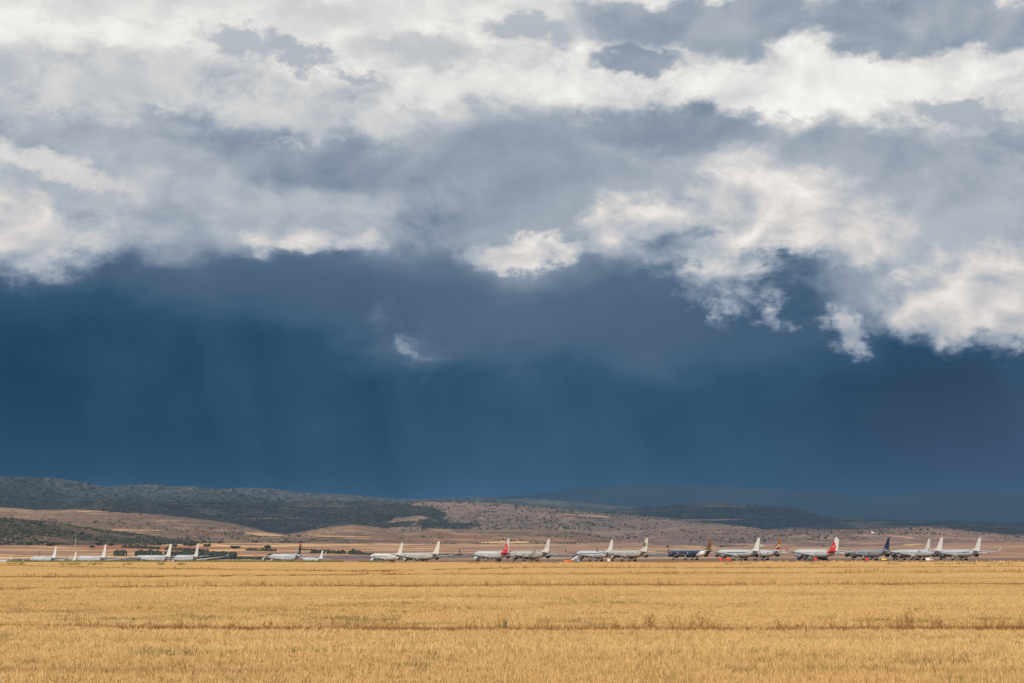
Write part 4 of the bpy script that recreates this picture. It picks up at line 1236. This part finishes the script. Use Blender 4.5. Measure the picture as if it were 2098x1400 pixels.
# ================================================================== scrub, trees, hedges
M['leaf'] = plant_mat('tree_leaves', lin(32, 40, 33), lin(60, 66, 48))
M['bark'], _nt, _b = material('bark', .9, .1); setc(_nt, _b, lin(84, 70, 58))
M['scrubleaf'] = plant_mat('scrub_leaves', lin(36, 44, 40), lin(70, 72, 58))
ICO = None
def ico():
    bm = bmesh.new(); bmesh.ops.create_icosphere(bm, subdivisions=1, radius=1.0)
    V = np.array([v.co[:] for v in bm.verts]); F = np.array([[v.index for v in f.verts] for f in bm.faces]); bm.free(); return V, F
IV, IF = ico()
def blobs(name, C_, Sx, Sz, mat, seed=0):
    """many low uneven bushes as one mesh (C_: base points)"""
    r = np.random.default_rng(seed); n = len(C_)
    V = np.repeat(IV[None], n, 0)*(1+r.uniform(-.38, .38, (n, len(IV), 1)))
    a = r.uniform(0, 6.3, n); c, s = np.cos(a)[:, None], np.sin(a)[:, None]
    x, y = V[..., 0]*c-V[..., 1]*s, V[..., 0]*s+V[..., 1]*c
    V = np.stack([x*Sx[:, None], y*Sx[:, None], (V[..., 2]+.55)*Sz[:, None]], -1) + C_[:, None]
    F = (IF[None]+np.arange(n)[:, None, None]*len(IV)).reshape(-1, 3)
    me = mesh_np(name, V.reshape(-1, 3), F)
    t = np.repeat(r.random(n), len(IV)).astype(np.float32)
    at_ = me.attributes.new('tint', 'FLOAT', 'POINT'); at_.data.foreach_set('value', t)
    me.materials.append(mat); return me
def scatter_hill(key, n, size, lo, hi, wl, seed, x_range=(-500, 2600), tmin=.05):
    H_ = HL[key]; r = np.random.default_rng(seed)
    R_, C_ = H_['rows'], H_['X'].shape[1]
    m = n*6
    i = r.uniform(tmin*R_, R_-1.01, m); j = r.uniform(0, C_-1.01, m)
    i0, j0 = i.astype(int), j.astype(int); fi, fj = i-i0, j-j0
    def g(A): return (A[i0, j0]*(1-fi)+A[i0+1, j0]*fi)*(1-fj)+(A[i0, j0+1]*(1-fi)+A[i0+1, j0+1]*fi)*fj
    X, Y, Z = g(H_['X']), g(H_['Y']), g(H_['Z'])
    d = fbm(X/wl+seed, Y/wl, 0, 4); p_ = sstep(d, lo, hi)
    px = 1049+FPX*X/Y
    k = (r.random(m) < p_) & (px > x_range[0]) & (px < x_range[1])
    X, Y, Z = X[k][:n], Y[k][:n], Z[k][:n]
    s = r.gamma(4, size/4, len(X)).clip(size*.4, size*2.2)
    me = blobs('hill_scrub', np.stack([X, Y, Z], -1), s, s*r.uniform(.6, .95, len(X)), M['scrubleaf'], seed)
    o = link('hill_scrub', me); tag(o, kind='stuff')
scatter_hill('scrub', 6500, 1.35, .34, .62, 120, 21)
scatter_hill('left', 900, 1.5, .50, .66, 200, 22)
scatter_hill('centre', 700, 1.3, .50, .68, 160, 23)
scatter_hill('right', 2600, 1.3, .44, .66, 260, 24)
scatter_hill('blue', 16000, 1.9, .30, .60, 260, 25)
scatter_hill('long', 3600, 1.7, .40, .68, 420, 26)
scatter_hill('farleft', 4000, 3.0, .3, .6, 400, 27)
scatter_hill('farleft2', 3000, 3.2, .3, .6, 400, 29)

def ground_at(px, row, dmin=1600, dmax=3300):
    """the point of the plain seen at this place"""
    a = float(az_of_px(px)); ds = np.linspace(dmin, dmax, 700)
    xs, ys = ds*np.sin(a), ds*np.cos(a); zs = ground_z(xs, ys)
    rws = row_of(xs, ys, zs)
    ok_ = np.minimum.accumulate(rws)
    k = int(np.argmax(ok_ <= row)) if (ok_ <= row).any() else len(ds)-1
    return xs[k], ys[k], zs[k], ds[k]
def make_tree(px, row_base, wpx, hpx, label, group='round trees on the farmed plain'):
    x, y, z, d = ground_at(px, row_base)
    w, h = wpx*d/FPX, hpx*d/FPX
    root = empty('tree', (x, y, z-.1)); tag(root, label, 'tree', group)
    th = h*.30
    V = []; F = []
    def limb(p, q, r0, r1):
        p, q = Vector(p), Vector(q); d_ = (q-p).normalized(); s_ = d_.orthogonal().normalized(); t_ = d_.cross(s_); b0 = len(V)
        for c_, r_ in ((p, r0), (q, r1)):
            for k in range(6):
                a = math.pi*2*k/6; V.append(tuple(c_+s_*math.cos(a)*r_+t_*math.sin(a)*r_))
        for k in range(6): F.append((b0+k, b0+(k+1) % 6, b0+6+(k+1) % 6, b0+6+k))
    limb((0, 0, 0), (0, 0, th), w*.045, w*.032)
    for k in range(4):
        a = random.uniform(0, 6.3); limb((0, 0, th*.85), (math.cos(a)*w*.25, math.sin(a)*w*.25, h*random.uniform(.5, .75)), w*.022, w*.01)
    link('trunk', mesh_np('trunk', V, F, True), M['bark'], root)
    # crown: leaf clusters spread through an uneven volume
    r = np.random.default_rng(int(px*7)); nl = 7
    lc = np.stack([r.normal(0, .22, nl)*w, r.normal(0, .2, nl)*w, (r.uniform(.42, .78, nl))*h], -1)
    lr = r.uniform(.22, .34, nl)*w
    n = 520
    li = r.integers(0, nl, n); dv = r.normal(0, 1, (n, 3)); dv /= np.linalg.norm(dv, axis=1)[:, None]
    c = lc[li] + dv*lr[li][:, None]*r.uniform(.45, 1.08, n)[:, None]*np.array([1, 1, .75*h/w])[None]
    c[:, 2] = np.clip(c[:, 2], th*.55, h)
    s = w*.055
    q_ = r.normal(0, 1, (n, 4, 3))*s*.75
    base = np.array([[-1, 0, -1], [1, 0, -1], [1, 0, 1], [-1, 0, 1]])*s
    V = (c[:, None]+base[None]+q_).reshape(-1, 3)
    me = mesh_np('crown', V, np.arange(n*4).reshape(-1, 4))
    t = np.repeat(r.random(n), 4).astype(np.float32)
    a_ = me.attributes.new('tint', 'FLOAT', 'POINT'); a_.data.foreach_set('value', t)
    link('crown', me, M['leaf'], root)
for args in [
    (57, 1117.5, 8, 6, 'small round tree on the tan field left of the leftmost tail'),
    (100, 1118.5, 17, 6, 'wide low tree on the tan field just left above the leftmost tail'),
    (5, 1115, 11, 8, 'dark tree cut by the left edge of the view'),
    (201, 1119, 10, 7, 'round tree left of the fin beside the lattice mast, left one of a pair'),
    (228, 1120, 10, 7, 'round tree right of the fin beside the lattice mast, right one of a pair'),
    (186, 1122.5, 10, 4, 'flat bush like tree between the lattice mast and the third tail'),
    (325, 1118, 11, 8, 'solitary round dark tree left of the two matching white tails'),
    (358, 1121, 11, 5, 'low tree touching the left one of the two matching white tails'),
    (379, 1121, 7, 8, 'narrow upright tree between the two matching white tails'),
    (391, 1121, 14, 9, 'broad tree between the two matching white tails'),
    (419, 1122, 8, 7, 'left tree of the pair right of the two matching white tails'),
    (428, 1122.5, 9, 8, 'right tree of the pair right of the two matching white tails'),
    (449, 1113.5, 9, 4, 'small far tree above the pair of trees'),
    (456, 1134.5, 8, 5, 'small dark tree low on the tan field right of the matching tails'),
    (478, 1124.5, 14, 5, 'low wide tree half way to the chevron tail'),
    (523, 1108, 9, 5, 'lone tree high on the slope left of the chevron tail'),
    (549, 1124.5, 12, 7, 'rounded tree at the end of the hedge left of the chevron tail'),
    (723, 1131.5, 6, 8, 'pointed tree rising out of the hedge right of the small jet'),
]: make_tree(*args)

def hedge(pts_, wpx, hpx, label, gaps=.1, dens=1.0):
    C_ = []; S1 = []; S2 = []
    for (p0, r0), (p1, r1) in zip(pts_[:-1], pts_[1:]):
        n = max(3, int(abs(p1-p0)*1.6*dens))
        for i in range(n):
            f = (i+random.random())/n; px = p0+(p1-p0)*f; row = r0+(r1-r0)*f
            if vnoise(px/7.0, 3.1+r0) < gaps: continue
            x, y, z, d = ground_at(px, row+random.uniform(-.5, .5)*wpx)
            C_.append((x, y, z-.2)); s = hpx*d/FPX*random.uniform(.35, .75); S1.append(s*1.2); S2.append(s)
    me = blobs('hedge', np.array(C_), np.array(S1), np.array(S2), M['leaf'], len(C_))
    o = link('hedge', me); tag(o, label, 'hedge', 'hedges on the farmed plain')
hedge([(250, 1122), (300, 1124), (360, 1128), (425, 1130.5)], 1.0, 5, 'long dark hedge slanting down behind the two matching white tails')
hedge([(236, 1137), (280, 1136), (340, 1138), (480, 1139)], 6, 7, 'broad dark thicket left of the two matching white tails', .25, 1.6)
hedge([(285, 1143), (340, 1144), (480, 1143)], 4.5, 7, 'dark thicket round the bodies of the two matching white tails', .15, 1.5)
hedge([(425, 1147), (465, 1145), (560, 1147)], 2.0, 5, 'low green thicket between the matching tails and the chevron tailed airliner', .2, 1.5)
hedge([(505, 1128.5), (565, 1129.5)], .6, 5, 'short straight hedge left of the chevron tail')
hedge([(547, 1138), (575, 1137)], .6, 3, 'tiny hedge fragment just left of the chevron tail')
hedge([(640, 1133.5), (665, 1134), (740, 1136)], 1.0, 7, 'dark tree row starting at the small jet right of the chevron tail')
hedge([(618, 1127.5), (645, 1128.5)], .8, 3, 'short thin hedge touching the chevron tail')
hedge([(738, 1136), (768, 1137)], .8, 4, 'end piece of the tree row left of the cream jet', .2)
hedge([(800, 1137), (870, 1137), (950, 1138.5)], .8, 3, 'thin broken hedge behind the cream jet and the dirty grey airliner', .35)
hedge([(700, 1102), (790, 1105.5)], .5, 4, 'far dark hedge high on the slope above the cream jet')
hedge([(105, 1104), (150, 1109), (200, 1112)], 1.4, 6, 'hedge along the foot of the dark scrub hill left of the lattice mast', .2)
hedge([(200, 1111), (260, 1112), (300, 1112)], 1.6, 5, 'loose hedge at the foot of the dark scrub hill behind the third tail', .4)

# ================================================================== masts, huts, ground vehicles
def air_pt(px, D):
    a = float(az_of_px(px)); x, y = D*math.sin(a), D*math.cos(a); return x, y, float(ground_z(x, y))
def mast(px, D, top_row, w, label, name='lattice_mast', cat='mast', paint_='metal'):
    x, y, z = air_pt(px, D); h = EYE+D*math.tan(azel(px, top_row)[1])-z
    root = empty(name, (x, y, z)); tag(root, label, cat)
    for sx in (-1, 1):
        for sy in (-1, 1): link('leg', boxes('leg', [(sx*w/2, sy*w/2, h/2, .12, .12, h)]), P[paint_], root)
    br = []; n = int(h/(w*1.6))
    for i in range(n):
        zz = (i+.5)*h/n; br += [(0, w/2, zz, w, .09, .09), (0, -w/2, zz, w, .09, .09), (w/2, 0, zz, .09, w, .09), (-w/2, 0, zz, .09, w, .09)]
    b_ = link('bracing', boxes('bracing', br), P[paint_], root); tag(b_, kind='stuff')
    return root, h
mast(154, 1420, 1104, .55, 'tall thin lattice mast standing behind the second fin from the left')
mast(145, 1300, 1137, 1.6, 'short white lattice tower left of the second fin', 'antenna_tower', 'antenna', 'white')
mast(23, 1300, 1137, .7, 'thin white pole at the far left beyond the field edge', 'antenna_pole', 'pole', 'white')
mast(81, 1900, 1129, .25, 'thin dark pole on the tan field left of the leftmost tail', 'utility_pole', 'pole', 'dark')
mast(206, 1900, 1129, .25, 'thin dark pole on the tan field just left of the third tail', 'utility_pole', 'pole', 'dark')

def hut(px, D, w, d, h, label, name='shed', z=None, face=0.0, roofc='metal', wallc='white', xyz=None):
    x, y, zz = xyz if xyz else air_pt(px, D)
    root = empty(name, (x, y, zz-.1), face); tag(root, label, 'building')
    link('wall', boxes('wall', [(0, 0, h/2, w, d, h)]), P[wallc], root)
    ov = .4
    V = [(-w/2-ov, -d/2-ov, h), (w/2+ov, -d/2-ov, h), (w/2+ov, d/2+ov, h), (-w/2-ov, d/2+ov, h), (-w/2-ov, 0, h+d*.22), (w/2+ov, 0, h+d*.22)]
    bm = bmesh.new(); vs = [bm.verts.new(v) for v in V]
    for f in ((0, 1, 5, 4), (2, 3, 4, 5), (1, 2, 5), (3, 0, 4), (3, 2, 1, 0)): bm.faces.new([vs[i] for i in f])
    me = bpy.data.meshes.new('roof'); bm.to_mesh(me); bm.free(); link('roof', me, P[roofc], root)
    link('door', boxes('door', [(-w*.2, -d/2-.03, 1.15, 1.2, .08, 2.3)]), P['dark'], root)
    link('window', boxes('window', [(w*.2, -d/2-.03, h*.6, 1.2, .07, .9)]), P['glass'], root)
hut(506, 1330, 6, 5, 3.4, 'small white shed with pale roof left of the chevron tailed airliner', z=None)
hut(525, 1345, 9, 5, 2.6, 'low pale shed between the small white shed and the chevron tailed airliner')
hut(302, 1640, 17, 9, 5.5, 'long low building with light roof and dark open side left of the two matching tails', 'hangar', wallc='dark', roofc='wing')
hut(2, 1560, 16, 8, 4.5, 'pale low building cut by the left edge of the view', 'hangar', roofc='wing')
def on_hill(key, px, row):
    H_ = HL[key]; R_ = H_['rows']
    a = float(az_of_px(px)); j = int(np.argmin(np.abs(np.arctan2(H_['X'][0], H_['Y'][0])-a)))
    rw = row_of(H_['X'][:R_, j], H_['Y'][:R_, j], H_['Z'][:R_, j])
    i = int(np.argmin(np.abs(rw-row))); return float(H_['X'][i, j]), float(H_['Y'][i, j]), float(H_['Z'][i, j])
hut(0, 0, 7, 6, 5, 'tiny white hut high on the bare slope above the navy fin', 'hut', xyz=on_hill('right', 1788, 1095))
hut(0, 0, 5, 4, 3.4, 'tiny pale hut on the slope just right of the white fin beside the faceted one', 'hut', xyz=on_hill('right', 1562, 1122))

def wheelset(root, xs, w, r=.45):
    me = cached(('vw', r), lambda: lathe('wheel', [(-.14, .03), (-.14, r*.9), (-.08, r), (.08, r), (.14, r*.9), (.14, .03)], 12))
    for x in xs:
        for s_ in (-1, 1):
            o = link('wheel', me, P['black'], root); o.location = (x, s_*w/2, r); o.rotation_euler = (0, 0, math.pi/2)
# orange truck
x, y, z = air_pt(1164, 1120)
r_ = empty('truck', (x, y, z), math.radians(4)); tag(r_, 'bright orange low truck on the airfield, left of the boarding steps', 'truck')
r_.scale = (1.05, 1, 1)
link('bed', boxes('bed', [(-.6, 0, 1.15, 3.6, 2.1, .9), (-.6, 0, .62, 4.0, .8, .18)]), P['orange'], r_)
link('cab', boxes('cab', [(1.95, 0, 1.25, 1.3, 2.0, 1.3), (1.85, 0, 2.05, 1.0, 1.8, .35)]), P['orange'], r_)
link('windscreen', boxes('windscreen', [(2.62, 0, 1.6, .06, 1.7, .5)]), P['glass'], r_)
link('side_window', boxes('side_window', [(2.0, -1.02, 1.6, .8, .05, .42)]), P['glass'], r_)
link('side_board', boxes('side_board', [(-2.45, 0, 1.2, .12, 2.1, 1.3)]), P['white'], r_)
wheelset(r_, (1.8, -1.7), 1.9)
# boarding steps
x, y, z = air_pt(1176, 1135)
r_ = empty('boarding_steps', (x, y, z), math.radians(12)); tag(r_, 'white wheeled boarding steps between the orange truck and the white airliner', 'boarding steps')
for i in range(8): link('step', boxes('step', [(-2.0+i*.42, 0, .7+i*.36, .5, 1.6, .10)]), P['metal'], r_)
for sy in (-.85, .85):
    me = add_poly('handrail', [(-2.3, sy, .7), (-2.3, sy, 1.5), (1.4, sy, 4.6), (2.3, sy, 4.6), (2.3, sy, 3.4), (1.3, sy, 3.4)], .06); link('handrail', me, P['white'], r_)
link('platform', boxes('platform', [(1.75, 0, 3.4, 1.3, 1.7, .12)]), P['metal'], r_)
link('chassis', boxes('chassis', [(0, 0, .62, 4.8, 1.8, .25), (1.9, 0, 1.9, .2, .2, 2.8), (1.2, .6, 1.7, .15, .15, 2.3)]), P['white'], r_)
wheelset(r_, (1.6, -1.6), 1.8, .38)
# blue generator cart
x, y, z = air_pt(1184, 1130)
r_ = empty('service_cart', (x, y, z), math.radians(-8)); tag(r_, 'blue service cart beside the foot of the boarding steps', 'service cart')
link('body', boxes('body', [(0, 0, 1.35, 2.6, 1.6, 1.5)]), P['midblue'], r_)
link('panel', boxes('panel', [(.4, -.83, 1.5, 1.2, .06, .7)]), P['faint'], r_)
link('drawbar', boxes('drawbar', [(1.9, 0, .5, 1.4, .1, .1)]), P['dark'], r_)
wheelset(r_, (.8, -.8), 1.5, .36)
# yellow tug
x, y, z = air_pt(1811, 1165)
r_ = empty('tow_tug', (x, y, z), math.radians(15)); tag(r_, 'yellow and black aircraft tug under the nose of the long white airliner', 'tug')
link('body', boxes('body', [(0, 0, 1.2, 3.4, 1.9, .9)]), P['yellow'], r_)
link('cab', boxes('cab', [(-.9, 0, 2.0, 1.2, 1.6, .8)]), P['white'], r_)
link('side_window', boxes('side_window', [(-.9, -.82, 2.05, .8, .05, .45)]), P['glass'], r_)
wheelset(r_, (1.1, -1.1), 1.8, .45)
# red chocks and covers lying under the aircraft
for px, D, label in ((1477, 1170, 'small red crate left of the larger one under the airliner beside the navy one'),
                     (1492, 1165, 'larger red crate under the engines of the white airliner beside the navy one'),
                     (1671, 1175, 'red crate by the main wheels of the right red tailed airliner'),
                     (1776, 1180, 'red crate by the main wheels of the bare grey airliner')):
    x, y, z = air_pt(px, D)
    r_ = empty('crate', (x, y, z), random.uniform(-.3, .3)); tag(r_, label, 'crate', 'red crates under the parked aircraft')
    w_ = 2.6 if 'larger' in label else 1.3 if 'small' in label else 1.9
    link('body', boxes('body', [(0, 0, 1.25, w_, 1.4, 1.7)]), P['orangered'], r_)
    link('lid', boxes('lid', [(0, 0, 2.16, w_+.12, 1.52, .12)]), P['red'], r_)
    link('pallet', boxes('pallet', [(0, 0, .33, w_+.1, 1.5, .12), (-w_*.35, 0, .13, .2, 1.4, .26), (w_*.35, 0, .13, .2, 1.4, .26)]), P['metal'], r_)
# dark car among the planes
x, y, z = air_pt(920, 1120)
r_ = empty('van', (x, y, z), math.radians(25)); tag(r_, 'dark van standing under the wing right of the dirty grey airliner', 'van')
link('body', boxes('body', [(0, 0, 1.0, 4.8, 1.9, 1.0), (-.5, 0, 1.8, 3.6, 1.75, .7)]), P['dark'], r_)
link('windscreen', boxes('windscreen', [(1.33, 0, 1.8, .06, 1.5, .5)]), P['glass'], r_)
wheelset(r_, (1.5, -1.5), 1.8, .36)
for px, D, turn, label in ((1248, 1175, 80, 'small white van between the plain white fin and the weathered tan grey airliner'),
                           (1903, 1190, 10, 'small white van on the ground below the close pair of plain white tails')):
    x, y, z = air_pt(px, D)
    r_ = empty('van', (x, y, z), math.radians(turn)); tag(r_, label, 'van', 'white vans among the parked aircraft')
    link('body', boxes('body', [(-.3, 0, 1.25, 4.0, 1.9, 1.7), (2.05, 0, .85, .9, 1.8, .9)]), P['finwhite'], r_)
    link('windscreen', boxes('windscreen', [(1.74, 0, 1.6, .08, 1.6, .6)]), P['glass'], r_)
    for sy in (-1, 1): link('side_window', boxes('side_window', [(1.0, sy*.97, 1.6, .9, .05, .5)]), P['glass'], r_)
    wheelset(r_, (1.7, -1.5), 1.75, .36)
